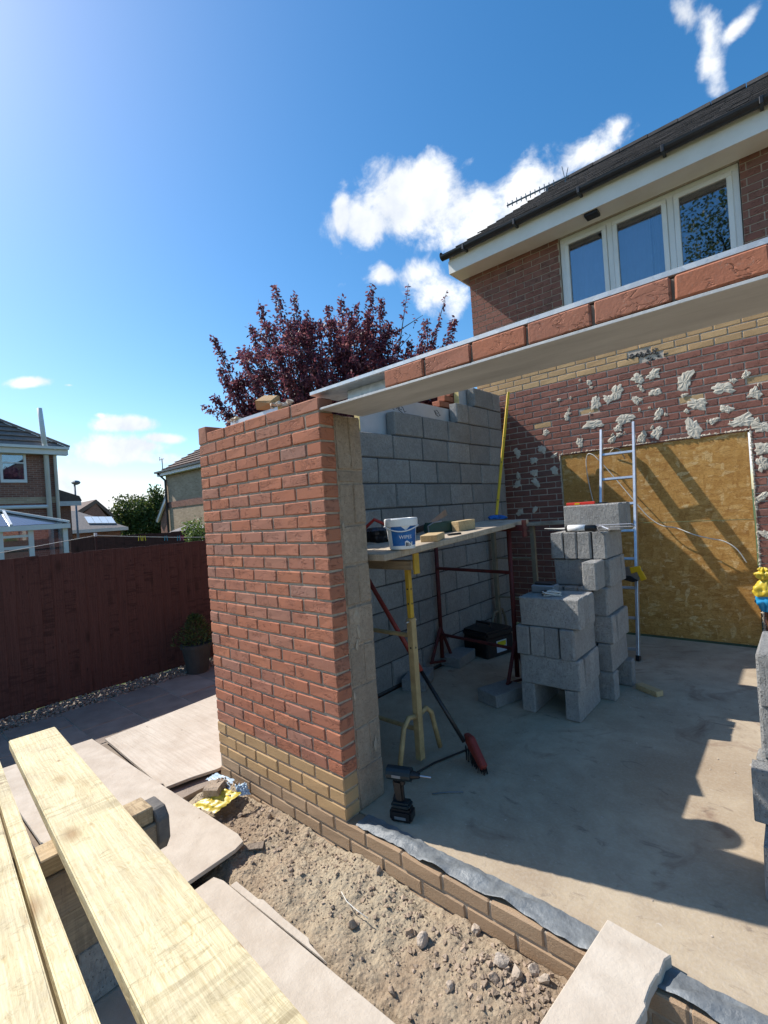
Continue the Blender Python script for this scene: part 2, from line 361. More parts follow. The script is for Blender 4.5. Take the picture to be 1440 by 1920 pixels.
def far_brick_mat(name, a, b, mo):
    m = Mat(name); tc = m.nd('ShaderNodeTexCoord'); sx = m.nd('ShaderNodeSeparateXYZ'); m.L.new(tc.outputs['Object'], sx.inputs[0])
    cv = m.nd('ShaderNodeCombineXYZ'); m.put(cv.inputs[0], m.ma('ADD', sx.outputs[0], sx.outputs[1])); m.L.new(sx.outputs[2], cv.inputs[1])
    bt = m.nd('ShaderNodeTexBrick'); m.L.new(cv.outputs[0], bt.inputs['Vector']); bt.inputs['Scale'].default_value = 1.0
    bt.inputs['Brick Width'].default_value = .225; bt.inputs['Row Height'].default_value = .075; bt.inputs['Mortar Size'].default_value = .006
    m.put(bt.inputs['Color1'], a); m.put(bt.inputs['Color2'], b); m.put(bt.inputs['Mortar'], mo)
    c = m.mix(m.rng(m.noise(m.coord(), 1.2, 5, .6), .4, .7, 0, .35), bt.outputs['Color'], tuple(x * .6 for x in b))
    m.done(c, .92, m.bump(bt.outputs['Fac'], .004, -1), spec=.2)
far_brick_mat('far_brick', (.33, .15, .105), (.22, .10, .075), (.40, .32, .25)); far_brick_mat('far_cream_brick', (.55, .42, .28), (.41, .295, .19), (.50, .43, .34))
plain('peg_yellow', (.75, .66, .03), None, 5, .4, 20, 0); plain('peg_blue', (.03, .30, .40), None, 5, .4, 20, 0); plain('peg_pink', (.5, .12, .22), None, 5, .4, 20, 0)

def leaf_mat(name, stops, trans=.35):
    m = Mat(name); ge = m.nd('ShaderNodeNewGeometry')
    c = m.ramp(ge.outputs['Random Per Island'], stops)
    m.put(m.b.inputs['Base Color'], c); m.b.inputs['Roughness'].default_value = .5; m.b.inputs['Specular IOR Level'].default_value = .3
    tr = m.nd('ShaderNodeBsdfTranslucent'); m.L.new(m.mix(.5, c, m.mix(1.0, c, (2.2, 1.6, 1.2, 1), 'MULTIPLY')), tr.inputs['Color'])
    mx = m.nd('ShaderNodeMixShader'); mx.inputs[0].default_value = trans
    m.L.new(m.b.outputs[0], mx.inputs[1]); m.L.new(tr.outputs[0], mx.inputs[2]); m.L.new(mx.outputs[0], m.N['Material Output'].inputs['Surface'])
leaf_mat('plum_leaf', [(0, (.075, .03, .055)), (.5, (.125, .05, .08)), (.8, (.18, .078, .105)), (1, (.29, .16, .18))], .42)
leaf_mat('green_leaf', [(0, (.035, .065, .018)), (.6, (.065, .105, .028)), (1, (.11, .15, .045))])
leaf_mat('conifer_leaf', [(0, (.03, .06, .02)), (.6, (.06, .10, .03)), (1, (.12, .16, .05))])
leaf_mat('shrub_leaf', [(0, (.06, .12, .025)), (.6, (.12, .2, .05)), (1, (.22, .3, .12))])

def glass_mat(name, tint, f0=.12, mn_=.12):
    m = Mat(name); gl = m.nd('ShaderNodeBsdfGlossy'); gl.inputs['Roughness'].default_value = .015; gl.inputs['Color'].default_value = (.95, .97, 1, 1)
    tr = m.nd('ShaderNodeBsdfTransparent'); tr.inputs['Color'].default_value = (*tint, 1)
    fr = m.nd('ShaderNodeFresnel'); fr.inputs['IOR'].default_value = 1.6
    mx = m.nd('ShaderNodeMixShader'); m.L.new(m.ma('ADD', m.ma('MULTIPLY', fr.outputs[0], 1.4), mn_, clamp=True), mx.inputs[0])
    m.L.new(tr.outputs[0], mx.inputs[1]); m.L.new(gl.outputs[0], mx.inputs[2]); m.L.new(mx.outputs[0], m.N['Material Output'].inputs['Surface'])
glass_mat('window_glass', (.72, .78, .86), mn_=.1)
glass_mat('poly_glass', (.45, .62, .80), mn_=.15)

# ------------------------------------------------------------------ mesh helpers
def wloc(o):
    p = Vector((0, 0, 0))
    while o is not None: p += o.location; o = o.parent
    return p
def tag(o, label, cat, group=None):
    o['label'] = label; o['category'] = cat
    if group: o['group'] = group
    return o
def thing(name, label, cat, loc=(0, 0, 0), group=None):
    o = bpy.data.objects.new(name, None); COL.objects.link(o); o.location = loc; o.empty_display_size = .1
    return tag(o, label, cat, group)
def inst(name, me, loc, rot=(0, 0, 0), parent=None, scale=None):
    o = bpy.data.objects.new(name, me); COL.objects.link(o)
    o.location = Vector(loc) - (wloc(parent) if parent else Vector((0, 0, 0))); o.rotation_euler = rot
    if scale: o.scale = scale
    if parent: o.parent = parent
    return o

class MB:
    def __init__(s): s.v = []; s.f = []
    def add(s, vs, fs):
        n = len(s.v); s.v += [tuple(p) for p in vs]; s.f += [tuple(i + n for i in f) for f in fs]; return s
    def box(s, a, b, mat=None):
        x0, y0, z0 = a; x1, y1, z1 = b
        vs = [(x0, y0, z0), (x1, y0, z0), (x1, y1, z0), (x0, y1, z0), (x0, y0, z1), (x1, y0, z1), (x1, y1, z1), (x0, y1, z1)]
        if mat is not None: vs = [mat @ Vector(p) for p in vs]
        return s.add(vs, [(0, 3, 2, 1), (4, 5, 6, 7), (0, 1, 5, 4), (1, 2, 6, 5), (2, 3, 7, 6), (3, 0, 4, 7)])
    def bar(s, p, q, w, h, up=(0, 0, 1)):
        p = Vector(p); q = Vector(q); d = (q - p).normalized(); u = Vector(up)
        sd = d.cross(u)
        if sd.length < 1e-4: sd = d.cross(Vector((1, 0, 0)))
        sd.normalize(); u = sd.cross(d).normalized()
        vs = []
        for c in (p, q):
            for a, b in ((-1, -1), (1, -1), (1, 1), (-1, 1)): vs.append(c + sd * (a * w / 2) + u * (b * h / 2))
        return s.add(vs, [(0, 1, 2, 3), (7, 6, 5, 4), (0, 4, 5, 1), (1, 5, 6, 2), (2, 6, 7, 3), (3, 7, 4, 0)])
    def tube(s, pts, r, n=8, r2=None, caps=True):
        pts = [Vector(p) for p in pts]; m = len(pts); rings = []; prev = None
        for i, p in enumerate(pts):
            d = (pts[min(i + 1, m - 1)] - pts[max(i - 1, 0)]).normalized()
            if prev is None:
                a = d.orthogonal().normalized()
            else:
                a = (prev - d * prev.dot(d))
                a = a.normalized() if a.length > 1e-6 else d.orthogonal().normalized()
            prev = a; b = d.cross(a); rr = r if r2 is None else r + (r2 - r) * i / (m - 1)
            rings.append([p + (a * math.cos(t) + b * math.sin(t)) * rr for t in [2 * math.pi * k / n for k in range(n)]])
        vs = [p for ring in rings for p in ring]; fs = []
        for i in range(m - 1):
            for k in range(n): fs.append((i * n + k, i * n + (k + 1) % n, (i + 1) * n + (k + 1) % n, (i + 1) * n + k))
        if caps: fs += [tuple(reversed(range(n))), tuple((m - 1) * n + k for k in range(n))]
        return s.add(vs, fs)
    def lathe(s, prof, n=24, c=(0, 0, 0), closed=False):
        cx, cy, cz = c; vs = []; fs = []; m = len(prof)
        for r, z in prof:
            for k in range(n): a = 2 * math.pi * k / n; vs.append((cx + r * math.cos(a), cy + r * math.sin(a), cz + z))
        for i in range(m - 1):
            for k in range(n): fs.append((i * n + k, i * n + (k + 1) % n, (i + 1) * n + (k + 1) % n, (i + 1) * n + k))
        fs += [tuple(reversed(range(n))), tuple((m - 1) * n + k for k in range(n))]
        return s.add(vs, fs)
    def prism(s, poly, off):
        "closed polygon (list of 3d points) extruded by vector off"
        n = len(poly); off = Vector(off); a = [Vector(p) for p in poly]; b = [p + off for p in a]
        return s.add(a + b, [tuple(reversed(range(n))), tuple(range(n, 2 * n))] + [(i, (i + 1) % n, n + (i + 1) % n, n + i) for i in range(n)])
    def mesh(s, mat, smooth=False, bevel=0, seg=1, fix=True):
        me = bpy.data.meshes.new('m'); me.from_pydata(s.v, [], s.f); me.update()
        if bevel or fix:
            bm = bmesh.new(); bm.from_mesh(me)
            if fix: bmesh.ops.recalc_face_normals(bm, faces=bm.faces)
            if bevel:
                ed = [e for e in bm.edges if len(e.link_faces) == 2 and e.calc_face_angle(0) > .5]
                bmesh.ops.bevel(bm, geom=ed, offset=bevel, segments=seg, affect='EDGES', clamp_overlap=True)
            bm.to_mesh(me); bm.free()
        if smooth: me.polygons.foreach_set('use_smooth', [True] * len(me.polygons))
        me.materials.append(MATS[mat]); return me
    def build(s, name, mat, parent=None, smooth=False, bevel=0, seg=1, at=None, fix=True):
        if at is None:
            if parent is not None: at = wloc(parent)
            else:
                xs, ys, zs = zip(*s.v); at = Vector(((min(xs) + max(xs)) / 2, (min(ys) + max(ys)) / 2, min(zs)))
        at = Vector(at); s.v = [(p[0] - at.x, p[1] - at.y, p[2] - at.z) for p in s.v]
        me = s.mesh(mat, smooth, bevel, seg, fix); me.name = name
        return inst(name, me, at, parent=parent)
def structure(o): o['kind'] = 'structure'; return o

def block_mesh(L, D, H, mat, bev=.004, jit=.0015, seed=0, n=1):
    rnd = random.Random(seed); m = MB().box((-L / 2, -D / 2, -H / 2), (L / 2, D / 2, H / 2)); me = m.mesh(mat, bevel=bev)
    for v in me.vertices: v.co += Vector((rnd.uniform(-jit, jit), rnd.uniform(-jit, jit), rnd.uniform(-jit, jit)))
    return me
BR = {}
def brick_me(mat, L=.215):
    k = (mat, round(L, 3))
    if k not in BR: BR[k] = [block_mesh(L, .1025, .065, mat, .005, .002, i + 11) for i in range(5)]
    return random.choice(BR[k])
BB = {}
def blk_me(mat, L=.44):
    k = (mat, round(L, 3))
    if k not in BB: BB[k] = [block_mesh(L, .1, .215, mat, .007, .0035, i + 51) for i in range(4)]
    return random.choice(BB[k])

def segs(u0, u1, first, pitch=.225, gap=.010, mn_=.04):
    "brick intervals along u0..u1 where perpends fall at first + k*pitch"
    out = []; k = math.floor((u0 - first) / pitch); u = first + k * pitch
    while u < u1 - 1e-6:
        a = max(u, u0); b = min(u + pitch, u1) - gap
        if b - a > mn_: out.append((a, b))
        u += pitch
    return out

# ------------------------------------------------------------------ ground
def grid(name, x0, x1, y0, y1, nx, ny, fz, mat, smooth=True):
    m = MB(); vs = []; fs = []
    for j in range(ny + 1):
        for i in range(nx + 1):
            x = x0 + (x1 - x0) * i / nx; y = y0 + (y1 - y0) * j / ny; vs.append((x, y, fz(x, y)))
    for j in range(ny):
        for i in range(nx): a = j * (nx + 1) + i; fs.append((a, a + 1, a + nx + 2, a + nx + 1))
    m.add(vs, fs); return m.build(name, mat, smooth=smooth, fix=False)
structure(MB().add([(-900, -900, -.30), (900, -900, -.30), (900, 900, -.30), (-900, 900, -.30)], [(0, 1, 2, 3)]).build('ground', 'grass', fix=False))
structure(MB().add([(-4.35, -7, -.27), (6, -7, -.27), (6, 5, -.27), (-4.35, 5, -.27)], [(0, 1, 2, 3)]).build('garden_earth', 'earth', fix=False))

def soil_z(x, y):
    p = Vector((x, y, 0))
    z = -.150 - .035 * max(0, min(1, (-x - .2) / 1.0)) - .03 * max(0, min(1, -y / .6))
    z += .030 * mn.fractal(p * 3.0, 1.0, 2.0, 3) + .016 * mn.fractal(p * 11 + Vector((5, 2, 0)), 1.0, 2.0, 4) + .009 * mn.fractal(p * 38, .9, 2.0, 3)
    z += .012 * math.exp(-((y + .08) / .14) ** 2)
    z += .03 * math.exp(-(((x - .95) / .2) ** 2 + ((y + .15) / .09) ** 2))
    k = max(0, min(1, (-y - .40) / .10)); z -= .06 * k * k * (3 - 2 * k)
    k = max(0, min(1, (-x - 1.2) / .15)); z -= .09 * k
    return min(z, -.115 + .012 * mn.noise(p * 25))
structure(grid('soil', -1.75, 1.9, -1.5, -.002, 330, 140, soil_z, 'soil'))
structure(MB().box((-.94, .105, -.2), (6, 4.168, 0)).build('concrete_slab', 'concrete_floor', bevel=.004))

# paving: slabs on the ground between the fence and the new wall
pat = structure(MB().box((-3.78, -3.2, -.262), (-1.3, 4.6, -.203)).build('patio', 'paving'))
sm = [block_mesh(.44, .44, .03, 'paving', .006, .003, i) for i in range(4)]
sm2 = [block_mesh(.66, .44, .03, 'paving', .006, .003, i) for i in range(4)]
for j in range(17):
    y = -3.0 + j * .45; x = -3.76 + (.0 if j % 2 else -.0)
    pieces = [.44, .66, .44, .66] if j % 2 else [.66, .44, .66, .44]
    for w in pieces:
        inst('slab', random.choice(sm if w < .5 else sm2), (x + w / 2, y + .22, -.213 + random.uniform(-.004, .004)), (random.uniform(-.008, .008), random.uniform(-.008, .008), random.uniform(-.006, .006)), parent=pat)
        x += w + .012
# gravel strip along the fence
m = MB(); rg = random.Random(3)
def pebble(m, c, r, rg, flat=.7):
    ph = [(1, 0, 0), (-1, 0, 0), (0, 1, 0), (0, -1, 0), (0, 0, 1), (0, 0, -1)]
    e = Euler((rg.uniform(0, 6), rg.uniform(0, 6), rg.uniform(0, 6))).to_matrix()
    vs = []
    for p in ph:
        q = e @ (Vector(p) * r * rg.uniform(.6, 1.25)); vs.append((c[0] + q.x, c[1] + q.y, c[2] + q.z * flat))
    m.add(vs, [(0, 2, 4), (2, 1, 4), (1, 3, 4), (3, 0, 4), (2, 0, 5), (1, 2, 5), (3, 1, 5), (0, 3, 5)])
for i in range(5200):
    x = rg.uniform(-4.16, -3.70); y = rg.uniform(-2.2, 2.6)
    if x > -3.78 and rg.random() < .6: continue
    pebble(m, (x, y, -.215 + rg.uniform(0, .02)), rg.uniform(.009, .022), rg)
o = m.build('gravel_strip', 'gravel', fix=False); o['kind'] = 'stuff'
tag(o, 'strip of small brown gravel along the foot of the fence', 'gravel')

# ------------------------------------------------------------------ new brick wall: pier, plinth and side skin
bw = thing('brick_wall', 'new red brick pier on buff brick plinth with low buff wall running on', 'brick wall', (0, .05, -.225))
PW = 1.2375; NROW = 32
def brick(mat, a, b, y, z, parent, axis='x', name='brick', sy=0.0):
    L = b - a
    full = .215 if L > .16 else .1025
    me = brick_me(mat, full); c = (a + b) / 2
    j = lambda s: random.uniform(-s, s)
    if axis == 'x': o = inst(name, me, (c, y + .05125 + j(.0015), z + .0325 + j(.001)), (j(.004), j(.006), j(.004)), parent, (L / full, 1, 1))
    else: o = inst(name, me, (y + .05125 + j(.0015), c, z + .0325 + j(.001)), (j(.004), j(.006), math.pi / 2 + j(.004)), parent, (L / full, 1, 1))
    return o
# rows are counted down from the bearing course (top 2.175); row 0 = top course
for r in range(NROW):
    z = 2.175 - .075 * (r + 1) + .005
    mat = 'red_brick' if r < 26 else ('yellow_brick' if r < 29 else 'base_brick')
    first = 0 if r % 2 == 0 else -.1125
    if r < 29:
        for a, b in segs(-PW, .0, first):
            if r == 0 and a < -PW + .05: continue
            b2 = b + (.010 if b > -.02 else 0); a2 = a
            brick(mat, a2, b2, 0, z, bw)
    else:
        for a, b in segs(-PW, 2.6, .135 if r % 2 else .0225):
            brick(mat, a, b, .0, z, bw)
# end brick standing proud at the top left; side skin: upper rows as single bricks, hidden rows joined
inst('brick', block_mesh(.1025, .215, .112, 'red_brick', .004, .002, 99), (-PW + .0512, .1085, 2.161), (0, 0, .01), bw)
sk = MB(); pm = MB().box((-.1075, -.05125, -.0325), (.1075, .05125, .0325))
def skin_top(y):
    return 2.18 if y < .45 else (2.33 if y < .9 else (2.40 if y < 2.55 else (2.70 if y < 2.8 else (2.78 if y < 3.0 else 2.93))))
for r in range(-10, NROW):
    z = 2.175 - .075 * (r + 1) + .005
    for a, b in segs(.1125, 4.16, .1125 + (.1125 if r % 2 else 0)):
        if z + .065 > skin_top((a + b) / 2) + .01: continue
        if z > 2.05: brick('red_brick', a, b, -PW, z, bw, 'y')
        else:
            sk.box((-PW, a, z), (-PW + .1025, b, z + .065))
o = sk.build('side_skin_bricks', 'red_brick', bw); o['kind'] = 'stuff'
m = MB().box((-PW + .006, .006, -.3), (-.006, .0965, 2.168)).box((-.004, .006, -.3), (2.6, .0965, -.012)).box((-PW + .006, .0975, -.3), (-PW + .0965, 4.15, 2.17))
for y0, y1, zt in ((.9, 2.55, 2.39), (2.55, 4.15, 2.68)): m.box((-PW + .008, y0, 2.171), (-PW + .0945, y1, zt))
m.build('mortar', 'mortar', bw)

# jamb closing the cavity at the end of the pier, smeared with mortar
bl = thing('block_wall', 'grey concrete block inner wall stepped up towards the house', 'block wall', (-1.0, 2, 0))
jb = thing('block_jamb', 'brown mortar-smeared block jamb behind the red brick pier end', 'block jamb', (-.05, .2, 0))
z = .0; k = 0
for h, split in ((.215, 0), (.215, 1), (.215, 0), (.215, 1), (.215, 0), (.215, 1), (.215, 0), (.225, 1), (.07, 0), (.297, 1)):
    zt = z + h
    parts = ((.112, .300),) if not split else ((.112, .205), (.213, .300))
    for a, b in parts:
        me = block_mesh(.10, b - a, h - .008, 'jamb_block', .006, .003, k + 5)
        inst('block', me, (-.052 + random.uniform(-.002, .002), (a + b) / 2, z + h / 2), parent=jb); k += 1
    z = zt
ztop = z
MB().box((-.098, .104, 0), (-.008, .296, ztop - .004)).build('mortar', 'jamb_block', jb)
m = MB()   # mortar smears on the jamb
for (y, zz, s) in ((.17, 1.02, .05), (.18, .93, .03), (.12, 1.5, .02), (.2, 1.86, .025), (.118, .6, .02), (.25, .3, .03), (.16, .86, .025)):
    n = 9; base = []
    for i in range(n):
        a = 2 * math.pi * i / n; rr = s * random.uniform(.55, 1.1); base.append((.0, y + rr * .55 * math.cos(a), zz + rr * 1.3 * math.sin(a)))
    c = len(base); m.add(base + [(.004, y, zz), (.003, y + s * .2, zz + s * .4)], [(i, (i + 1) % n, n) for i in range(n)])
m.build('mortar_smear', 'mortar', jb)
# cross wall behind the pier front (inner leaf, returns to the side)
XB = -.95
def blk(L, c, rot, parent, mat='wall_block', name='block'):
    j = lambda s: random.uniform(-s, s)
    full = .44 if L > .3 else .215
    return inst(name, blk_me(mat, full), Vector(c) + Vector((j(.0015), j(.0015), j(.001))), (j(.003), j(.003), rot + j(.003)), parent, (L / full, 1, 1))
def block_top(y): return 10 if y < 1.77 else (11 if y < 2.84 else (12 if y < 3.25 else 13))
for r in range(13):
    z = .025 + r * .225
    first = .30 + (0 if r % 2 else -.225) + .085
    if r == 10: first = 1.77
    if r == 11: first = 2.86 - .2
    if r == 12: first = 3.26
    y0 = {10: 1.77, 11: 2.86, 12: 3.26}.get(r, .31)
    for a, b in segs(y0, 3.9, first, .45, .013, .05):
        blk(b - a, (XB - .05, (a + b) / 2, z + .1075), math.pi / 2, bl)
for r in range(9):   # inner leaf of the front pier
    z = .025 + r * .225
    for a, b in segs(-.85, -.105, -.85 + (.225 if r % 2 else 0), .45, .010, .05):
        blk(b - a, ((a + b) / 2, .25, z + .1075), 0, bl)
m = MB().box((XB - .09, .31, .0), (XB - .011, 3.895, 2.262)).box((XB - .09, 1.775, 2.2625), (XB - .011, 3.895, 2.487)).box((XB - .09, 2.865, 2.4875), (XB - .011, 3.895, 2.712)).box((XB - .09, 3.265, 2.7125), (XB - .011, 3.895, 2.93))
m.box((-.85, .206, 0), (-.11, .294, 2.03)); m.build('mortar', 'grey_mortar', bl)

# insulation boards standing in the cavity
def pir(name, x0, x1, y0, y1, z0, z1, label, axis):
    t = thing(name, label, 'insulation board', ((x0 + x1) / 2, (y0 + y1) / 2, z0), None)
    MB().box((x0 + .001, y0, z0), (x1 - .001, y1, z1)).build('foam_core', 'foam_yellow', t)
    if axis == 'y':
        a = MB().box((x1 - .001, y0 + .002, z0 + .002), (x1 + .001, y1 - .002, z1 + .001)).build('foil_facing', 'foil', t)
        MB().box((x0 - .001, y0 + .002, z0 + .002), (x0 + .001, y1 - .002, z1 + .001)).build('foil_facing', 'foil', t)
    else:
        a = MB().box((x0 + .002, y0 - .001, z0 + .002), (x1 - .002, y0 + .001, z1 + .001)).build('foil_facing', 'foil', t)
        MB().box((x0 + .002, y1 - .001, z0 + .002), (x1 - .002, y1 + .001, z1 + .001)).build('foil_facing', 'foil', t)
    return t, a
t1, fa = pir('insulation_board', -1.125, -1.06, 1.42, 3.0, 1.6, 2.66, 'foil faced yellow foam insulation board with black print behind the block wall', 'y')
# printed marks on the foil (dashes and loops as on the board)
def stroke(pts, w=.006):
    MB().tube([(-1.0575, p[0], p[1]) for p in pts], w / 2, 5).build('print_mark', 'ink', fa)
for (y, z, s) in ((1.86, 2.575, 1.0), (2.0, 2.55, .8), (2.62, 2.58, .7)):
    stroke([(y - .06 * s, z + .05 * s), (y - .02 * s, z - .01 * s), (y + .05 * s, z - .035 * s)])
    stroke([(y + .01 * s + .028 * s * math.cos(a), z + .03 * s + .03 * s * math.sin(a)) for a in [k * .7 for k in range(9)]], .005)
    stroke([(y + .05 * s, z + .04 * s), (y + .085 * s, z - .02 * s), (y + .12 * s, z + .0 * s)], .005)
pir('insulation_board', -1.125, -1.06, 3.1, 3.85, 1.6, 2.97, 'taller foam insulation board with bare yellow edge beside the last block course', 'y')
p0 = W(440, 797, y=.13); p1 = W(533, 776, y=.13)
pir('insulation_board', -1.03, -.50, .125, .19, 1.7, 2.235, 'silver foil insulation board showing above the pier top course', 'x')

# brick offcut and mortar lying on the pier
c = W(520, 742, y=.12)
o = inst('brick_offcut', block_mesh(.12, .1, .06, 'yellow_brick', .006, .006, 3), (-.62, .14, 2.285), (R(35), R(12), R(20)))
tag(o, 'broken buff brick lying tilted on top of the pier', 'brick')
m = MB(); rg = random.Random(5)
for i in range(26):
    pebble(m, (rg.uniform(-1.08, -.95) if i < 14 else rg.uniform(-.62, -.4), rg.uniform(.1, .2), 2.245 + rg.uniform(-.01, .012)), rg.uniform(.015, .035), rg, .6)
o = m.build('mortar_droppings', 'adhesive', fix=False); o['kind'] = 'stuff'; tag(o, 'lumps of dried mortar on the insulation above the pier', 'mortar')

# ------------------------------------------------------------------ steel beam carrying a brick course
be = thing('steel_beam', 'galvanised steel beam with a red brick course spanning from the pier', 'steel beam', (2, .16, 2.1))
BX1 = 4.2
MB().box((.004, .004, 2.102), (BX1, .315, 2.112)).build('bottom_plate', 'zinc_plate', be, bevel=.001)
MB().box((.10, .116, 2.113), (BX1, .124, 2.193)).build('web', 'galvanised_steel', be)
MB().prism([(-.08, .018, 2.196), (-.08, .026, 2.1935), (-.08, .22, 2.1935), (-.08, .22, 2.206), (-.08, .018, 2.212)], (BX1 + .08, 0, 0)).build('top_flange', 'galvanised_steel', be)
x = .446
m = MB()
while x < BX1 - .2:
    o = inst('brick', brick_me('red_brick'), (x + .1075, .0545, 2.114 + .0375), (random.uniform(-.006, .006), random.uniform(-.004, .004), random.uniform(-.004, .004)), be, (1, 1, 1.13))
    m.box((x + .2145, .014, 2.1135), (x + .2255, .11, 2.182)); x += .225
m.build('mortar', 'joint_mortar', be)
o = MB(); pebble(o, (.36, .06, 2.122), .013, random.Random(2)); pebble(o, (.2, .05, 2.118), .007, random.Random(4)); o.build('mortar_lump', 'grey_mortar', be)

# ------------------------------------------------------------------ the house
YH = 4.17; HX0 = -1.415; HX1 = 3.2
ho = thing('house', 'dark red brick house with white eaves, three-pane upstairs window and boarded doorway', 'house', (.9, 6, 0))
OS = (-.345, 1.49, 0, 2.12); WN = (-.19, 1.55, 3.62, 4.698)
special = [W(900 + .375 * a, 680 + .375 * b, y=YH) for a, b in ((575, 250), (1050, 165), (290, 305), (1437, 90))]
gone = [W(px, py, y=YH) for px, py in ((1192, 668), (1216, 660), (1232, 672))]
st = MB(); sty = MB(); nb = 0
for r in range(63):
    z = r * .075 + .005; zc = z + .0325
    for a, b in segs(HX0, HX1, (0 if r % 2 else .1125) + .03):
        pcs = [(a, b)]
        for (ox0, ox1, oz0, oz1) in (OS, WN):
            if oz0 < zc < oz1:
                q = []
                for (u, v) in pcs:
                    if v <= ox0 or u >= ox1: q.append((u, v))
                    else:
                        if u < ox0 - .03: q.append((u, ox0 - .004))
                        if v > ox1 + .03: q.append((ox1 + .004, v))
                pcs = q
        for (u, v) in pcs:
            yel = 40 <= r <= 42
            if any(abs(g.z - zc) < .04 and u < g.x < v for g in gone): continue
            sp = any(abs(g.z - zc) < .0375 and u - .005 < g.x < v + .005 for g in special)
            mat = 'yellow_brick' if yel or sp else 'house_brick'
            if 17 <= r <= 42 and u < 1.78:
                o = brick(mat, u, v, YH + (.0055 if sp else 0), z, ho); nb += 1
            else:
                (sty if yel else st).box((u, YH + random.uniform(0, .002), z), (v, YH + .1, z + .065))
o = st.build('wall_bricks', 'house_brick', ho, bevel=0); o['kind'] = 'stuff'
o = sty.build('band_bricks', 'yellow_brick', ho, bevel=0); o['kind'] = 'stuff'
ym = YH + .007
m = MB().box((HX0 + .004, ym, 0), (OS[0] - .002, YH + .25, 3.6)).box((OS[1] + .002, ym, 0), (HX1, YH + .25, 3.6)).box((OS[0] - .002, ym, OS[3] + .002), (OS[1] + .002, YH + .25, 3.6))
m.box((HX0 + .004, ym, 3.6), (WN[0] - .002, YH + .25, 4.72)).box((WN[1] + .002, ym, 3.6), (HX1, YH + .25, 4.72)).box((WN[0] - .002, ym, 3.6), (WN[1] + .002, YH + .1, WN[2])).box((WN[0] - .002, ym, WN[3]), (WN[1] + .002, YH + .25, 4.72))
m.build('wall_mortar', 'house_mortar', ho)
# gable flank behind
MB().prism([(HX0 + .002, YH + .26, 0), (HX0 + .002, 11.9, 0), (HX0 + .002, 11.9, 4.9), (HX0 + .002, 7.95, 7.55), (HX0 + .002, YH + .26, 4.9)], (.2, 0, 0)).build('gable_wall', 'house_brick', ho)
# roof: shared tile, stepped courses
RS = .69; ra = math.atan(RS); gy = 3.84; gz = 4.93
tile = MB().box((-.146, 0, 0), (.146, .25, .016)).mesh('roof_tile', bevel=.004)
ntile = 0; rest = MB()
for i in range(24):
    for k in range(17):
        u = i * .2; y = gy + u * math.cos(ra); z = gz + u * math.sin(ra) + .03
        x = -1.60 + .148 + k * .296 + (.148 if i % 2 else 0)
        if x > 3.2: continue
        if ntile < 300 and k < 13:
            o = inst('roof_tile', tile, (x, y, z + random.uniform(-.003, .004)), (ra - .05 + random.uniform(-.012, .012), random.uniform(-.02, .02), random.uniform(-.008, .008)), ho); ntile += 1
        else:
            mt = Matrix.Translation((x, y, z)) @ Matrix.Rotation(ra - .05, 4, 'X'); rest.box((-.146, 0, 0), (.146, .25, .016), mt)
o = rest.build('further_tiles', 'roof_tile', ho); o['kind'] = 'stuff'
ux = Vector((0, math.cos(ra), math.sin(ra)))
m = MB()
a0 = Vector((0, gy + .02, gz)); a1 = a0 + ux * 4.8; b1 = Vector((0, 2 * a1.y - a0.y, a0.z))
m.prism([(-1.56, a0.y, a0.z), (-1.56, a1.y, a1.z), (-1.56, b1.y, b1.z)], (4.8, 0, 0)); m.build('roof_deck', 'roof_tile', ho)
m = MB()
for k in range(11): m.tube([(-1.6 + k * .45, a1.y + .03, a1.z + .03), (-1.6 + k * .45 + .44, a1.y + .03, a1.z + .035)], .1, 8)
m.build('ridge_tiles', 'roof_tile', ho)
# eaves: soffit, fascia, boxed end, gutter
MB().box((-1.53, 3.885, 4.70), (HX1, YH - .001, 4.712)).build('soffit', 'cream_upvc', ho)
fa = MB().box((-1.53, 3.868, 4.69), (HX1, 3.884, 4.90)).build('fascia', 'cream_upvc', ho)
MB().prism([(-1.546, 3.868, 4.69), (-1.546, YH + .3, 4.69), (-1.546, YH + .3, 5.16), (-1.546, 3.868, 4.86)], (.015, 0, 0)).build('verge_board', 'cream_upvc', ho)
m = MB(); pr = [(.055 * math.cos(a), .055 * math.sin(a)) for a in [math.pi + math.pi * k / 8 for k in range(9)]]
vs = []; fs = []
for x in (-1.60, HX1):
    for (dy, dz) in pr: vs.append((x, 3.806 + dy, 4.925 + dz))
    for (dy, dz) in reversed(pr): vs.append((x, 3.806 + dy * .93, 4.925 + dz * .93))
n = len(vs) // 2
fs = [(i, (i + 1) % n, n + (i + 1) % n, n + i) for i in range(n)] + [tuple(range(n)), tuple(reversed(range(n, 2 * n)))]
gu = m.add(vs, fs).build('gutter', 'dark_gutter', ho, smooth=False)
for x in (-1.25, -.55, .2, 1.0, 1.75, 2.5):
    MB().box((x - .014, 3.746, 4.862), (x + .014, 3.867, 4.93)).build('gutter_bracket', 'dark_gutter', gu, bevel=.004)
MB().tube([(-1.604, 3.806, 4.925), (-1.600, 3.806, 4.925)], .057, 12).build('gutter_end', 'dark_gutter', gu)
MB().box((-1.62, 3.80, 4.93), (HX1, 3.92, 4.945)).build('eaves_felt', 'dark_gutter', ho)
# bat/vent box on the soffit edge
b = W(1110, 408, y=3.95)
MB().box((b.x - .07, 3.90, 4.66), (b.x + .07, 4.02, 4.699)).build('soffit_vent', 'dark_gutter', ho, bevel=.006)
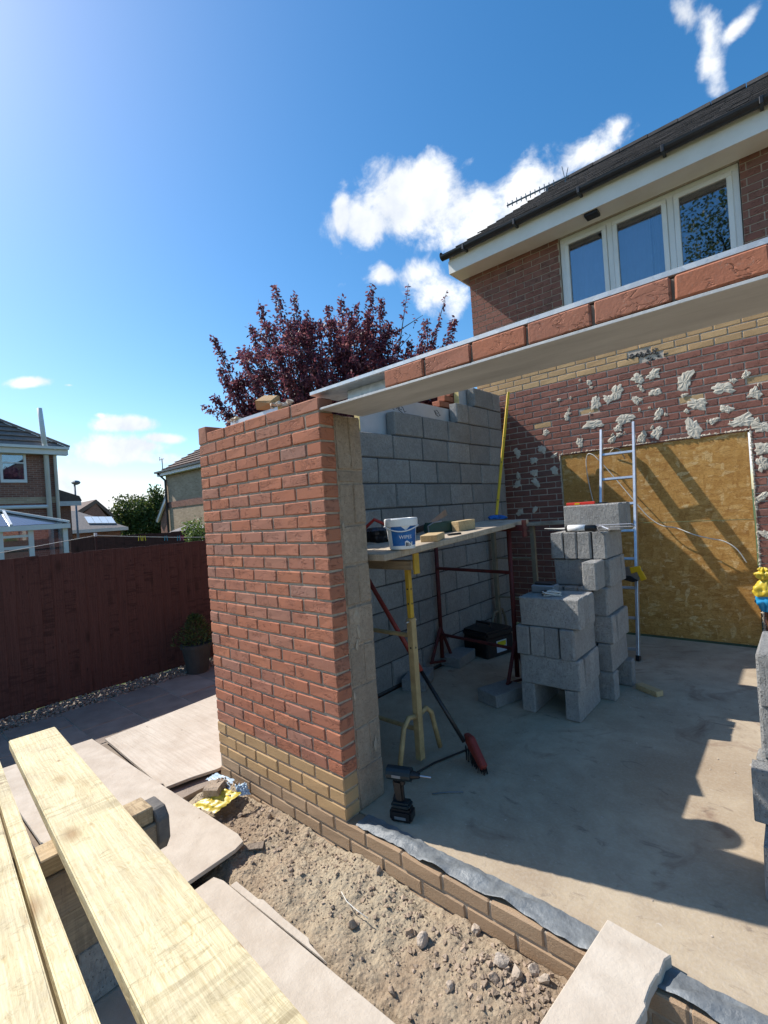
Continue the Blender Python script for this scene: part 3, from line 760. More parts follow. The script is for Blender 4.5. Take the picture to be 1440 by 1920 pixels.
# window
win = MB()
x0, x1, z0, z1 = WN; yf = YH + .03
def frame(m, x0, x1, z0, z1, y0, y1, w):
    m.box((x0, y0, z0), (x1, y1, z0 + w)).box((x0, y0, z1 - w), (x1, y1, z1)).box((x0, y0, z0 + w), (x0 + w, y1, z1 - w)).box((x1 - w, y0, z0 + w), (x1, y1, z1 - w))
frame(win, x0 + .006, x1 - .006, z0, z1 - .004, yf, yf + .07, .06)
for xm in (.37, .965): win.box((xm - .03, yf + .001, z0 + .05), (xm + .03, yf + .069, z1 - .054))
wi = win.build('window_frame', 'white_upvc', ho, bevel=.004)
for a, c in ((x0 + .056, .34), (.40, .935), (.995, x1 - .056)):
    m = MB(); frame(m, a + .002, c - .002, z0 + .052, z1 - .056, yf - .014, yf + .04, .048); m.build('sash', 'white_upvc', wi, bevel=.005)
    MB().box((a + .05, yf + .012, z0 + .10), (c - .05, yf + .018, z1 - .104)).build('pane', 'window_glass', wi)
MB().box((x0 - .03, YH - .05, z0 - .035), (x1 + .03, yf + .001, z0 - .002)).build('sill', 'white_upvc', wi, bevel=.006)
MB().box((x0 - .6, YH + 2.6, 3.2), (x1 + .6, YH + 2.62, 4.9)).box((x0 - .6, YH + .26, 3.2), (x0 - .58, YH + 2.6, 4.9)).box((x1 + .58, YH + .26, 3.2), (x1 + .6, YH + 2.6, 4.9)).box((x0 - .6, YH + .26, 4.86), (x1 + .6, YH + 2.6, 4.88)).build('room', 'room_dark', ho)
def curtain(x0, x1, y, amp):
    vs = []; fs = []; n = 60
    for i in range(n + 1):
        x = x0 + (x1 - x0) * i / n; yy = y + amp * math.sin(i * .95) + amp * .5 * math.sin(i * 2.3)
        vs += [(x, yy, 3.45), (x, yy, 4.62)]
    for i in range(n): fs.append((2 * i, 2 * i + 2, 2 * i + 3, 2 * i + 1))
    MB().add(vs, fs).build('curtain', 'curtain', wi, smooth=True, fix=False)
curtain(-.12, .74, YH + .21, .010); curtain(.76, .99, YH + .19, .022)
# boarded doorway: two sheets of strand board in a rough opening
ob = thing('doorway_hoarding', 'orange strand board sheets closing the ground floor doorway', 'hoarding', (.57, YH + .02, 0))
MB().box((OS[0] + .012, YH + .012, .02), (OS[1] - .012, YH + .03, 1.252)).build('lower_sheet', 'osb', ob, bevel=.001)
MB().box((OS[0] + .008, YH + .010, 1.256), (OS[1] - .016, YH + .028, 2.108)).build('upper_sheet', 'osb', ob, bevel=.001)
m = MB(); rg = random.Random(9)      # ragged bead of foam and plaster round the boards
def bead(p0, p1, nrm, seed, n):
    vs = []; fs = []; p0 = Vector(p0); p1 = Vector(p1); nrm = Vector(nrm)
    for i in range(n + 1):
        t = i / n; p = p0.lerp(p1, t); q = Vector((t * n * .45, seed, 0)); k = abs(mn.fractal(q, .7, 2.0, 3))
        w0 = .004 + .022 * k; w1 = .004 + .026 * abs(mn.fractal(q * 1.3 + Vector((9, 9, 0)), .7, 2, 3))
        if mn.noise(q * .35) < -.22: w0 *= .2; w1 *= .2
        h = .004 + .020 * abs(mn.noise(q * 1.7))
        vs += [p - nrm * w0, p + Vector((0, -h, 0)) - nrm * w0 * .4, p + Vector((0, -h * .8, 0)) + nrm * w1 * .4, p + nrm * w1]
    for i in range(n):
        for j in range(3): a = i * 4 + j; fs.append((a, a + 4, a + 5, a + 1))
    m.add(vs, fs)
bead((OS[0] - .01, YH + .003, 2.122), (OS[1] + .01, YH + .003, 2.122), (0, 0, 1), 1.0, 170)
bead((OS[0] - .004, YH + .003, .3), (OS[0] - .004, YH + .003, 2.12), (-1, 0, 0), 5.0, 120)
bead((OS[1] + .008, YH + .003, .05), (OS[1] + .008, YH + .003, 2.12), (1, 0, 0), 8.0, 160)
o = m.build('foam_bead', 'plaster_edge', ho, fix=False); o['kind'] = 'stuff'
# torn dabs of adhesive left on the bricks
dabs = [(435, 270, 1), (580, 200, 1.5), (680, 150, 1.7), (570, 310, 2), (725, 280, 1.5), (780, 190, 1), (865, 60, 1), (790, 80, 1.2), (875, 150, 1.1), (895, 250, 1.1), (500, 400, 1), (1025, 95, 1.6), (1085, 205, 1.6),
        (1215, 130, 1.6), (1230, 230, 1.3), (1065, 330, 1.9), (1310, 290, 1.6), (1375, 150, 1), (885, 350, 1.4), (810, 370, 1.1), (660, 385, 1.1), (330, 350, .9), (185, 450, 1), (270, 490, 1.1), (310, 435, 1.1), (370, 465, .9),
        (190, 565, .9), (270, 550, 1.1), (185, 610, .9), (280, 600, 1.1), (375, 540, 1.1), (275, 735, .9), (200, 750, 1), (1410, 320, 1.5), (1420, 430, 1.4), (1410, 505, 1.2), (1415, 670, 1.2), (1430, 860, 1.2), (1170, 290, .8), (640, 180, 1), (1330, 60, .8), (545, 100, .7), (395, 185, .6), (690, 330, .9)]
rg = random.Random(88)
for _ in range(34): dabs.append((rg.uniform(420, 1400), rg.uniform(70, 400), rg.uniform(.25, .6)))
dabs = [d for d in dabs if not (d[2] < .65 and d[1] > 465 - .135 * (d[0] - 400) and d[0] > 400)]
dm = []
for s in range(11):
    rg = random.Random(s + 40); n = 22; vs = []; fs = []; q0 = Vector((s * 7.3, 0, 0)); el = rg.uniform(.5, .9)
    jag = [max(.5, 1 + .5 * mn.fractal(q0 + Vector((math.cos(6.283 * i / n) * 1.3, math.sin(6.283 * i / n) * 1.3, 0)), .6, 2.2, 3) + rg.uniform(-.14, .14)) for i in range(n)]
    for ring, (rr, hh) in enumerate(((1.0, .0004), (.88, .0035), (.55, .0055), (.25, .005))):
        for i in range(n):
            a = 2 * math.pi * i / n; k = jag[i] * rr if ring < 2 else rr * (.4 + .6 * jag[i])
            vs.append((.05 * k * math.cos(a) * el, -hh * rg.uniform(.4, 1.5), .05 * k * math.sin(a)))
    vs.append((0, -.005, 0))
    for ring in range(3):
        for i in range(n): fs.append((ring * n + i, ring * n + (i + 1) % n, (ring + 1) * n + (i + 1) % n, (ring + 1) * n + i))
    for i in range(n): fs.append((3 * n + i, 3 * n + (i + 1) % n, 4 * n))
    dm.append(MB().add(vs, fs).mesh('adhesive'))
for i, (a, b, s) in enumerate(dabs):
    p = W(900 + .375 * a, 680 + .375 * b, y=YH); s *= 1.05
    inst('adhesive_dab', dm[i % 11], (p.x, YH - .0005, p.z), (0, random.uniform(0, 6.28), 0), ho, (s * random.uniform(.9, 1.2), 1.0, s * random.uniform(.9, 1.2)))
m = MB(); rg = random.Random(19)   # rough mortar in the hole broken through the band course
for k in range(70):
    g = gone[rg.randrange(3)]; pebble(m, (g.x + rg.uniform(-.1, .1), YH + .008, g.z + rg.uniform(-.035, .03)), rg.uniform(.01, .026), rg, 1.0)
o = m.build('broken_mortar', 'grey_mortar', ho, fix=False); o['kind'] = 'stuff'
# loose cables pinned across the boards
def cable(name, pts, r, mat, label, y=YH - .012):
    P = [W(px, py, y=y - dd) for px, py, dd in pts]
    # smooth with catmull-rom
    Q = []
    for i in range(len(P) - 1):
        p0 = P[max(i - 1, 0)]; p1 = P[i]; p2 = P[i + 1]; p3 = P[min(i + 2, len(P) - 1)]
        for k in range(6):
            t = k / 6; Q.append(.5 * ((2 * p1) + (p2 - p0) * t + (2 * p0 - 5 * p1 + 4 * p2 - p3) * t * t + (3 * p1 - p0 - 3 * p2 + p3) * t ** 3))
    Q.append(P[-1]); return tag(MB().tube(Q, r, 6).build(name, mat, smooth=True), label, 'cable')
cable('cable', [(1112, 940, .01), (1103, 900, .01), (1099, 868, .01), (1102, 852, .03), (1112, 853, .04), (1122, 862, .05), (1130, 870, .03), (1158, 902, .03), (1190, 940, .05), (1215, 968, .05), (1240, 985, .05), (1268, 990, .06), (1300, 1002, .08), (1328, 1009, .08), (1358, 1015, .08), (1382, 1030, .08), (1400, 1055, .06)], .0055, 'cable_white', 'long white cable hanging loosely across the strand boards')
cable('cable', [(1143, 850, .0), (1150, 842, .03), (1160, 842, .05), (1166, 850, .05), (1172, 860, .02)], .006, 'plaster_edge', 'short frayed cable loop over the top edge of the boards')
# yellow and blue bag tied round a pipe beside the boards
pp = thing('waste_pipe', 'brown pipe running up beside the boarded doorway', 'pipe', (1.545, 4.09, 0))
MB().tube([(1.545, 4.10, .0), (1.545, 4.10, .75)], .022, 10).build('pipe', 'copper', pp, smooth=True)
bg = thing('plastic_bag', 'yellow and blue plastic bag tied over the pipe end', 'plastic bag', (1.53, 4.06, .38))
def sack(prof, n, c, seed, crumple):
    vs = []; fs = []; fine = []; n = n * 2
    for (r0, z0), (r1, z1) in zip(prof, prof[1:]): fine += [(r0 + (r1 - r0) * t / 4, z0 + (z1 - z0) * t / 4) for t in range(4)]
    prof = fine + [prof[-1]]
    for i, (r, z) in enumerate(prof):
        for k in range(n):
            a = 2 * math.pi * k / n; rr = r * (1 + crumple * mn.noise(Vector((math.cos(a) * 2.2, math.sin(a) * 2.2, z * 18 + seed))) + .35 * crumple * abs(mn.noise(Vector((math.cos(a) * 6, math.sin(a) * 6, z * 45 + seed)))))
            vs.append((c[0] + rr * math.cos(a), c[1] + .75 * rr * math.sin(a), c[2] + z + .2 * r * crumple * mn.noise(Vector((a, z * 9, seed)))))
    for i in range(len(prof) - 1):
        for k in range(n): fs.append((i * n + k, i * n + (k + 1) % n, (i + 1) * n + (k + 1) % n, (i + 1) * n + k))
    return MB().add(vs, fs)
sack([(.0, .02), (.03, .0), (.05, .04), (.075, .10), (.085, .15)], 18, (1.53, 4.05, .385), 1, .5).build('lower_bag', 'bag_blue', bg, smooth=True)
sack([(.086, .148), (.088, .19), (.075, .24), (.045, .28), (.028, .30)], 18, (1.53, 4.05, .385), 1, .5).build('upper_bag', 'bag_yellow', bg, smooth=True)
sack([(.028, .30), (.05, .33), (.055, .36), (.03, .38), (.04, .40), (.02, .42), (.0, .42)], 18, (1.525, 4.05, .385), 3, .9).build('knot', 'bag_yellow', bg, smooth=False)

# TV aerial on the ridge
ae = thing('tv_aerial', 'thin rooftop television aerial with a row of crossbars above the ridge', 'aerial', tuple(W(1060, 350, y=8.2)))
A0 = W(950, 386, t=8.8); A1 = W(1066, 330, t=8.4); dA = (A1 - A0)
MB().tube([A0, A1], .016, 6).build('boom', 'steel_grey', ae)
up = Vector((0, 0, 1)); sd = dA.cross(up).normalized()
for k in range(11):
    p = A0 + dA * (.02 + .075 * k); hw = .048 + .008 * (k % 3)
    MB().tube([p - up * hw + sd * .01, p + up * hw], .009, 5).build('crossbar', 'steel_grey', ae)
p = A0 + dA * .94
MB().tube([p - sd * .02 - up * .16 + dA * .04, p + up * .0, p + up * .22 - dA * .03], .007, 5).tube([p - up * .16 - dA * .02, p + up * .15 + dA * .06], .007, 5).build('reflector', 'steel_grey', ae)
MB().tube([A0 + dA * .66, A0 + dA * .66 - up * .7], .014, 6).tube([A0 + dA * .33, A0 + dA * .33 - up * .09, A0 + dA * .38 - up * .10], .006, 5).build('mast', 'steel_grey', ae)

# ------------------------------------------------------------------ stacks of concrete blocks
def cblock(x0, y0, z, along, label, group, mat='stack_block', L=.44, rz=0.0):
    "one loose block; x0,y0 = its low corner; along = axis of its length"
    dx, dy = (L, .1) if along == 'x' else (.1, L)
    j = lambda s: random.uniform(-s, s)
    me = blk_me(mat, .44 if L > .3 else .215); sc = L / (.44 if L > .3 else .215)
    o = inst('concrete_block', me, (x0 + dx / 2, y0 + dy / 2, z + .1075), (0, 0, (0 if along == 'x' else math.pi / 2) + rz + j(.012)), scale=(sc, 1, 1))
    return tag(o, label, 'concrete block', group)
ORD = ('first', 'second', 'third', 'fourth')
def layer(x, y, z, along, n, label, group):
    "n blocks side by side; %s in the label takes which one it is"
    for k in range(n):
        g = k * .108 + (.006 if k > 2 else 0)
        jx = random.uniform(-.006, .006)
        if along == 'x': cblock(x + jx, y + g, z, 'x', label % (ORD[k] + ' from the sill wall side'), group)
        else: cblock(x + g, y + jx, z, 'y', label % (ORD[k] + ' from the trestle side'), group)
G1 = 'blocks of the short stack'; G2 = 'blocks of the tall stack'
FX, FY = .165, 1.70
for x, w in ((FX, 'trestle'), (FX + .325, 'ladder')): cblock(x, FY, 0, 'y', 'grey concrete block on edge, %s side foot of the short stack' % w, G1)
layer(FX, FY, .216, 'x', 4, 'grey concrete block, %s, lowest full layer of short stack', G1)
layer(FX - .01, FY - .012, .432, 'y', 4, 'grey concrete block, %s, middle layer of short stack', G1)
layer(FX + .02, FY + .005, .648, 'x', 3, 'grey concrete block, %s, top layer of short stack', G1)
TX, TY = .245, 2.205
cblock(TX + .0, TY, 0, 'x', 'grey concrete block on edge, foot of tall stack behind the short stack', G2)
cblock(TX + .03, TY + .36, 0, 'x', 'grey concrete block on edge, ladder side foot of the tall stack', G2)
layer(TX, TY, .216, 'y', 4, 'grey concrete block, %s, lowest full layer of tall stack', G2)
layer(TX + .01, TY + .01, .432, 'x', 4, 'grey concrete block, %s, second layer of tall stack', G2)
layer(TX - .01, TY, .648, 'y', 4, 'grey concrete block, %s, third layer of tall stack', G2)
layer(TX, TY + .07, .864, 'x', 4, 'grey concrete block, %s, fourth layer of tall stack', G2)
cblock(TX + .30, TY - .14, .864, 'y', 'grey concrete block end-on jutting from the tall stack', G2, L=.215)
layer(TX - .005, TY + .05, 1.080, 'y', 4, 'grey concrete block, %s, layer under top of tall stack', G2)
layer(TX + .07, TY + .16, 1.296, 'x', 3, 'grooved concrete block, %s, very top of tall stack', G2)
# single block lying flat on the floor under the red trestle leg
o = inst('concrete_block', blk_me('stack_block', .44), (-.06, 1.80, .05), (math.pi / 2, 0, R(72)), scale=(.75, 1, 1)); tag(o, 'grey concrete block lying flat under the red trestle leg', 'concrete block')
for (x, y, r, w) in ((-.86, 2.42, .1, 'beside the toolbox'), (-.84, 1.72, .4, 'near the yellow trestle')):
    o = inst('concrete_block', blk_me('stack_block', .44), (x, y, .05), (math.pi / 2, 0, R(90) + r), scale=(.8, 1, 1)); tag(o, 'grey concrete block lying flat by the block wall ' + w, 'concrete block', 'blocks by the wall foot')
# stack at the right-hand side of the slab
G3 = 'blocks beside the sunlit slab'
cblock(1.64, .60, 0, 'y', 'bottom concrete block of the stack edging the sunlit strip', G3)
cblock(1.75, .61, 0, 'y', 'bottom concrete block away from the sunlit strip in the same stack', G3)
cblock(1.605, .74, .216, 'x', 'second layer concrete block jutting furthest over the sunlit strip', G3)
cblock(1.62, .86, .216, 'x', 'second layer concrete block behind the one jutting over the sunlit strip', G3)
for zz, lb in ((.432, 'third'), (.648, 'top')):
    cblock(1.64, .86, zz, 'y', '%s layer concrete block edging the sunlit strip' % lb, G3)
    cblock(1.75, .87, zz, 'y', '%s layer concrete block away from the sunlit strip' % lb, G3)

# things lying on the stacks
ch = thing('battery_charger', 'dark grey battery charger on the short block stack', 'charger', (.30, 1.83, .864))
MB().box((.22, 1.86, .864), (.40, 1.97, .925)).build('case', 'steel_grey', ch, bevel=.008)
MB().box((.24, 1.875, .9255), (.38, 1.955, .945)).build('dock', 'black_plastic', ch, bevel=.006)
pts = []
for k in range(46):
    a = k * .55; rr = .045 + .012 * math.sin(k * 1.7); pts.append((.40 + rr * 1.3 * math.cos(a), 1.80 + rr * math.sin(a), .872 + .018 * (k / 46) + .012 * math.sin(k * .9)))
tag(MB().tube(pts, .0045, 6).build('cable_coil', 'cable_white', smooth=True), 'small coil of white cable on the short block stack', 'cable')
tag(MB().box((.335, 1.775, .8645), (.37, 1.81, .905)).build('plug', 'black_plastic', bevel=.006), 'black plug lying beside the white cable coil', 'plug')
cg = thing('caulking_gun', 'caulking gun with white cartridge lying on the tall block stack', 'caulking gun', (.45, 2.28, 1.295))
MB().tube([(.36, 2.30, 1.325), (.60, 2.28, 1.325)], .026, 12).build('cradle', 'black_plastic', cg, smooth=True)
MB().tube([(.38, 2.297, 1.328), (.52, 2.285, 1.328)], .0275, 12).build('cartridge', 'tub_white', cg, smooth=True)
MB().tube([(.36, 2.30, 1.325), (.30, 2.305, 1.325), (.17, 2.315, 1.33)], .009, 8, .003).build('nozzle', 'cable_white', cg)
MB().tube([(.60, 2.28, 1.325), (.88, 2.255, 1.33)], .004, 6).tube([(.60, 2.28, 1.345), (.87, 2.255, 1.35)], .004, 6).tube([(.86, 2.25, 1.352), (.89, 2.25, 1.33), (.87, 2.25, 1.31)], .004, 6).build('plunger_rod', 'steel', cg)
MB().tube([(.60, 2.28, 1.325), (.66, 2.24, 1.335), (.72, 2.19, 1.315)], .009, 6).tube([(.61, 2.28, 1.32), (.64, 2.22, 1.31), (.66, 2.17, 1.302)], .007, 6).build('handle', 'steel', cg)
sq = thing('spirit_level_small', 'short red spirit level on top of the tall block stack', 'spirit level', (.42, 2.45, 1.512))
MB().box((.33, 2.42, 1.512), (.56, 2.445, 1.535)).build('body', 'bright_red', sq, bevel=.003)
MB().box((.40, 2.418, 1.5165), (.44, 2.4195, 1.5305)).build('vial', 'level_yellow', sq); MB().box((.57, 2.43, 1.512), (.65, 2.46, 1.524)).build('clip', 'black_plastic', sq)

# ------------------------------------------------------------------ ladder
la = thing('ladder', 'narrow aluminium ladder leaning on the house wall behind the blocks', 'ladder', (.43, 3.6, 0))
F = Vector((.593, 3.27, 0)); T = Vector((.50, 4.12, 2.36)); wl = Vector((-.33, -.015, 0))
d = (T - F)
for w, t1 in ((Vector((0, 0, 0)), 1.0), (wl, .985)):
    s = MB().bar(F + w, F + w + d * t1, .026, .062, up=(0, -1, .3)).build('stile', 'aluminium', la, bevel=.003)
    MB().bar(F + w - d * .002, F + w + d * .018, .032, .07, up=(0, -1, .3)).build('rubber_foot', 'black_plastic', s)
L = d.length; k = 0; u = .10
while u < L - .12:
    c = F + d * (u / L); MB().bar(c, c + wl, .028, .028, up=(0, -1, .3)).build('rung', 'aluminium', la, bevel=.003); u += .295
# handsaw hooked on the ladder
hs = thing('handsaw', 'handsaw with yellow and black handle hooked on the ladder', 'handsaw', tuple(W(1190, 1085, y=3.42)))
P = lambda px, py, y=3.40: W(px, py, y=y)
MB().prism([P(1166, 1063), P(1198, 1062), P(1206, 1068), P(1197, 1090), P(1170, 1082)], (0, .004, 0)).build('blade', 'steel', hs)
MB().prism([P(1180, 1064, 3.395), P(1199, 1061, 3.395), P(1212, 1086, 3.395), P(1202, 1090, 3.395), P(1194, 1073, 3.395), P(1183, 1076, 3.395)], (0, .028, 0)).build('handle', 'level_yellow', hs, bevel=.004)
MB().prism([P(1166, 1078, 3.39), P(1182, 1080, 3.39), P(1197, 1089, 3.39), P(1186, 1092, 3.39), P(1168, 1087, 3.39)], (0, .03, 0)).build('grip', 'black_plastic', hs, bevel=.004)

# ------------------------------------------------------------------ trestles and staging
tr = thing('trestle', 'yellow and cream adjustable trestle near the red brick pier', 'trestle', (-.40, .66, 0))
PX = -.022; PY = .66
for x in (PX, PX - .80):
    MB().box((x - .022, PY - .022, .03), (x + .022, PY + .022, .90)).build('post', 'cream_paint', tr, bevel=.003)
    MB().box((x - .016, PY - .016, .901), (x + .016, PY + .016, 1.20)).build('inner_post', 'yellow_paint', tr, bevel=.003)
    for s in (-1, 1):
        pts = [(x, PY + s * .02, .30), (x, PY + s * .09, .315), (x, PY + s * .14, .27), (x, PY + s * .17, .16), (x, PY + s * .21, .02)]
        MB().tube(pts, .016, 8).build('foot', 'cream_paint', tr, smooth=True)
    m = MB()
    for z in (.72, .99, 1.08): m.tube([(x - .0235 if z < .9 else x - .0175, PY, z), (x + .0235 if z < .9 else x + .0175, PY, z)], .006, 8).tube([(x, PY - (.0235 if z < .9 else .0175), z), (x, PY + .0, z)], .006, 8)
    m.build('pin_hole', 'black_plastic', tr)
    MB().tube([(x, PY - .05, .88), (x, PY + .05, .88)], .006, 6).build('locking_pin', 'steel', tr)
for z in (.79, .21): MB().tube([(PX - .80, PY, z), (PX, PY, z)], .014, 8).build('rail', 'cream_paint', tr)
MB().box((PX - .86, PY - .03, 1.2), (PX + .06, PY + .03, 1.255)).build('head_bar', 'dirty_pine', tr, bevel=.003)
MB().box((PX + .062, PY - .025, 1.175), (PX + .076, PY + .025, 1.30)).build('toe_stop', 'yellow_paint', tr, bevel=.002)

rt = thing('trestle', 'dark red tubular trestle standing in front of the block wall', 'trestle', (-.5, 2.1, 0))
for x, y0 in ((-.055, 2.08), (-.90, 2.20)):
    MB().tube([(x, y0, .10), (x, y0 + .02, 1.36)], .02, 10).build('leg', 'red_paint', rt, smooth=True)
    MB().tube([(x, y0, .40), (x + .015, y0 - .20, .11)], .016, 8).tube([(x, y0, .40), (x - .01, y0 + .2, .02)], .016, 8).tube([(x + .015, y0 - .22, .11), (x - .01, y0 + .22, .02)], .012, 8).build('foot', 'red_paint', rt)
for z in (.98, .33): MB().tube([(-.90, 2.20, z), (-.055, 2.085, z)], .015, 8).build('rail', 'red_paint', rt)
MB().bar((-.93, 2.22, 1.355), (.10, 2.09, 1.355), .05, .05).build('head_bar', 'red_paint', rt, bevel=.003)
MB().box((.085, 2.06, 1.28), (.10, 2.12, 1.42)).build('toe_stop', 'red_paint', rt)

yt = thing('trestle', 'cream trestle standing in the far corner by the house wall', 'trestle', (-.4, 3.35, 0))
for x in (-.40, -.88):
    MB().box((x - .022, 3.33, .02), (x + .022, 3.374, 1.30)).build('post', 'faded_cream', yt)
    for s in (-1, 1): MB().tube([(x, 3.352 + s * .02, .33), (x, 3.352 + s * .1, .33), (x, 3.352 + s * .15, .24), (x, 3.352 + s * .19, .02)], .014, 8).build('foot', 'faded_cream', yt)
for z in (.5, .95): MB().tube([(-.88, 3.352, z), (-.40, 3.352, z)], .013, 8).build('rail', 'faded_cream', yt)

# planks
def plank(name, a, b, w, th, mat, label, cat='plank', side=(1, 0, 0), bev=.004):
    a = Vector(a); b = Vector(b)
    return a, b
pn = W(721, 1039, y=.325); pf = Vector((.012, 2.36, 1.419))   # right top edge
dirp = (pf - pn); wv = Vector((-1, .03, 0)).normalized(); upv = wv.cross(dirp).normalized()
if upv.z < 0: upv = -upv
def plank_on(a, b, u0, u1, th, name, label):
    "board whose right edge runs a..b, spanning u0..u1 metres to the left of it"
    m = MB(); vs = []
    for p in (a, b):
        for u in (u0, u1):
            for h in (0, -th): vs.append(p + wv * u + upv * h)
    m.add(vs, [(0, 2, 3, 1), (4, 5, 7, 6), (0, 4, 6, 2), (1, 3, 7, 5), (0, 1, 5, 4), (2, 6, 7, 3)])
    return tag(m.build(name, 'plank_long', bevel=.004), label, 'plank', 'scaffold boards on the trestles')
plank_on(pn, pf, 0, .225, .04, 'scaffold_plank', 'scaffold plank carrying the white tub on the trestles')
plank_on(pn + dirp * .02, pf - dirp * .01, .235, .455, .04, 'scaffold_plank', 'scaffold plank on the block wall side of the trestles')
tag(MB().bar((-.92, 3.36, 1.32), (.30, 3.42, 1.335), .2, .038).build('scaffold_plank', 'scaffold_board', bevel=.004), 'scaffold plank in the far corner by the house wall', 'plank', 'scaffold boards on the trestles')

def plank_at(px, py):
    d = raydir(px, py); return CAM + d * ((pn - CAM).dot(upv) / d.dot(upv))
def on_plank(s, u, h=0.0): return pn + dirp.normalized() * s + wv * u + upv * h
# the tub of wipes
tb = plank_at(755, 1029) + upv * .001
tub = thing('wipes_tub', 'white plastic tub of wipes with blue label and lid on the plank', 'tub', tuple(tb))
RB, RTp, HT = .075, .090, .16
MB().lathe([(RB * .95, 0), (RB, .004), (RTp, HT)], 40, tb).build('body', 'tub_white', tub, smooth=False)
MB().lathe([(RTp + .002, HT - .028), (RTp + .007, HT - .026), (RTp + .008, HT + .012), (RTp + .005, HT + .018), (RTp - .012, HT + .019), (RTp - .016, HT + .014)], 40, tb).build('lid', 'tub_white', tub)
toc = math.atan2(CAM.y - tb.y, CAM.x - tb.x)
def tubpt(ang, z, off=.0012): r = RB + (RTp - RB) * z / HT + off; return (tb.x + r * math.cos(toc + ang), tb.y + r * math.sin(toc + ang), tb.z + z)
def patch(name, a0, a1, zlo, zhi, mat, par, off=.0012, n=24):
    vs = []; fs = []
    for i in range(n + 1):
        a = a0 + (a1 - a0) * i / n; lo = zlo(i / n); hi = zhi(i / n)
        vs += [tubpt(a, lo, off), tubpt(a, hi, off)]
    for i in range(n): fs.append((2 * i, 2 * i + 2, 2 * i + 3, 2 * i + 1))
    return MB().add(vs, fs).build(name, mat, par, fix=False)
lb = patch('label', -.75, 1.25, lambda t: .022, lambda t: .136 - .028 * max(0, 1 - abs(t - .52) * 5.5), 'tub_blue', tub)
patch('white_panel', .2, .78, lambda t: .012, lambda t: .044 + .006 * math.sin(t * 6.28), 'tub_white', lb, .0022, 10)
m = MB()
for (a0, a1, z0, z1) in ((.25, .33, .018, .04), (.36, .45, .018, .038), (.50, .53, .016, .034), (.56, .66, .020, .026), (.58, .7, .032, .037)):
    m.add([tubpt(a0, z0, .0028), tubpt(a1, z0, .0028), tubpt(a1, z1, .0028), tubpt(a0, z1, .0028)], [(0, 1, 2, 3)])
m.build('small_print', 'ink', lb, fix=False)
def text_on_tub(txt, size, ang, z, mat, par):
    cu = bpy.data.curves.new('t', 'FONT'); cu.body = txt; cu.size = size; cu.align_x = 'CENTER'; cu.resolution_u = 2
    to = bpy.data.objects.new('t', cu); COL.objects.link(to); bpy.context.view_layer.update()
    me = bpy.data.meshes.new_from_object(to.evaluated_get(bpy.context.evaluated_depsgraph_get())); bpy.data.objects.remove(to)
    vs = [tubpt(ang + v.co.x / (RB + .01), z + v.co.y, .0026) for v in me.vertices]; fs = [tuple(p.vertices) for p in me.polygons]
    MB().add(vs, fs).build('lettering', mat, par, fix=False)
text_on_tub('WIPES', .028, .26, .062, 'tub_white', lb)
hp = []
for k in range(15):
    a = -1.45 + 2.9 * k / 14; hp.append(Vector(tubpt(a,   .134 - .030 * math.cos(a) ** 2, .012)))
MB().tube(hp, .004, 6).build('handle', 'tub_white', tub, smooth=True)

def box_on(name, px, py, L, Wd, H, rz, mat, label, cat, lift=0.001, bev=.003):
    p = plank_at(px, py) + upv * lift; base = Matrix((dirp.normalized(), -wv, upv)).transposed().to_4x4()
    M = Matrix.Translation(p) @ base @ Matrix.Rotation(rz, 4, 'Z')
    o = MB().box((-L / 2, -Wd / 2, 0), (L / 2, Wd / 2, H), M).build(name, mat, bevel=bev)
    return tag(o, label, cat) if label else o
box_on('timber_offcut', 812, 1013, .18, .12, .042, R(-18), 'pine_offcut', 'pale pine offcut lying beside the white tub', 'offcut')
box_on('timber_offcut', 870, 994, .20, .075, .075, R(10), 'pine_offcut', 'square pine offcut lit by the sun behind the green tool case', 'offcut')
gc = thing('tool_case', 'dark green tool case lying on the plank', 'tool case', tuple(on_plank(.76, .19)))
p = plank_at(828, 999) + upv * .001; Mx = Matrix.Translation(p) @ Matrix.Rotation(R(72), 4, 'Z')
MB().box((-.15, -.03, 0), (.15, .03, .085), Mx).build('case', 'green_case', gc, bevel=.012, seg=2)
MB().box((.09, -.034, .02), (.13, -.0305, .06), Mx).build('latch', 'black_plastic', gc, bevel=.001)
MB().tube([Mx @ Vector(q) for q in ((-.145, -.036, .01), (-.15, -.036, .06), (-.10, -.036, .082), (-.02, -.036, .087))], .005, 6).build('trim', 'steel_grey', gc)
sw = thing('handsaw', 'handsaw lying on the plank with its blade tilted up', 'handsaw', tuple(on_plank(.9, .3)))
a = plank_at(795, 995) + upv * .03; b = a + dirp.normalized() * .42 + upv * .12 + wv * .03
MB().prism([a, b, b - upv * .055 + dirp.normalized() * .03, a - upv * .02], wv * .003).build('blade', 'steel', sw)
MB().bar(a - dirp.normalized() * .11 - upv * .015, a + upv * -.005, .025, .05).build('handle', 'black_plastic', sw, bevel=.008)
tbg = thing('tool_bag', 'black and red tool bag behind the white tub', 'tool bag', tuple(on_plank(.3, .33)))
pb = plank_at(708, 1016)
sack([(.10, .0), (.12, .03), (.115, .08), (.07, .10), (.0, .105)], 20, pb, 5, .35).build('body', 'black_plastic', tbg)
MB().tube([pb + Vector((-.08, -.06, .09)), pb + Vector((0, -.02, .16)), pb + Vector((.08, .06, .10))], .012, 6).build('handle', 'red_plastic', tbg)
MB().box(pb + Vector((.09, .04, .0)), pb + Vector((.15, .16, .05))).build('buckle', 'steel', tbg, bevel=.012)
box_on('utility_knife', 852, 1003, .10, .03, .012, R(35), 'black_plastic', 'small black utility knife on the plank', 'knife')
gl = plank_at(932, 974)
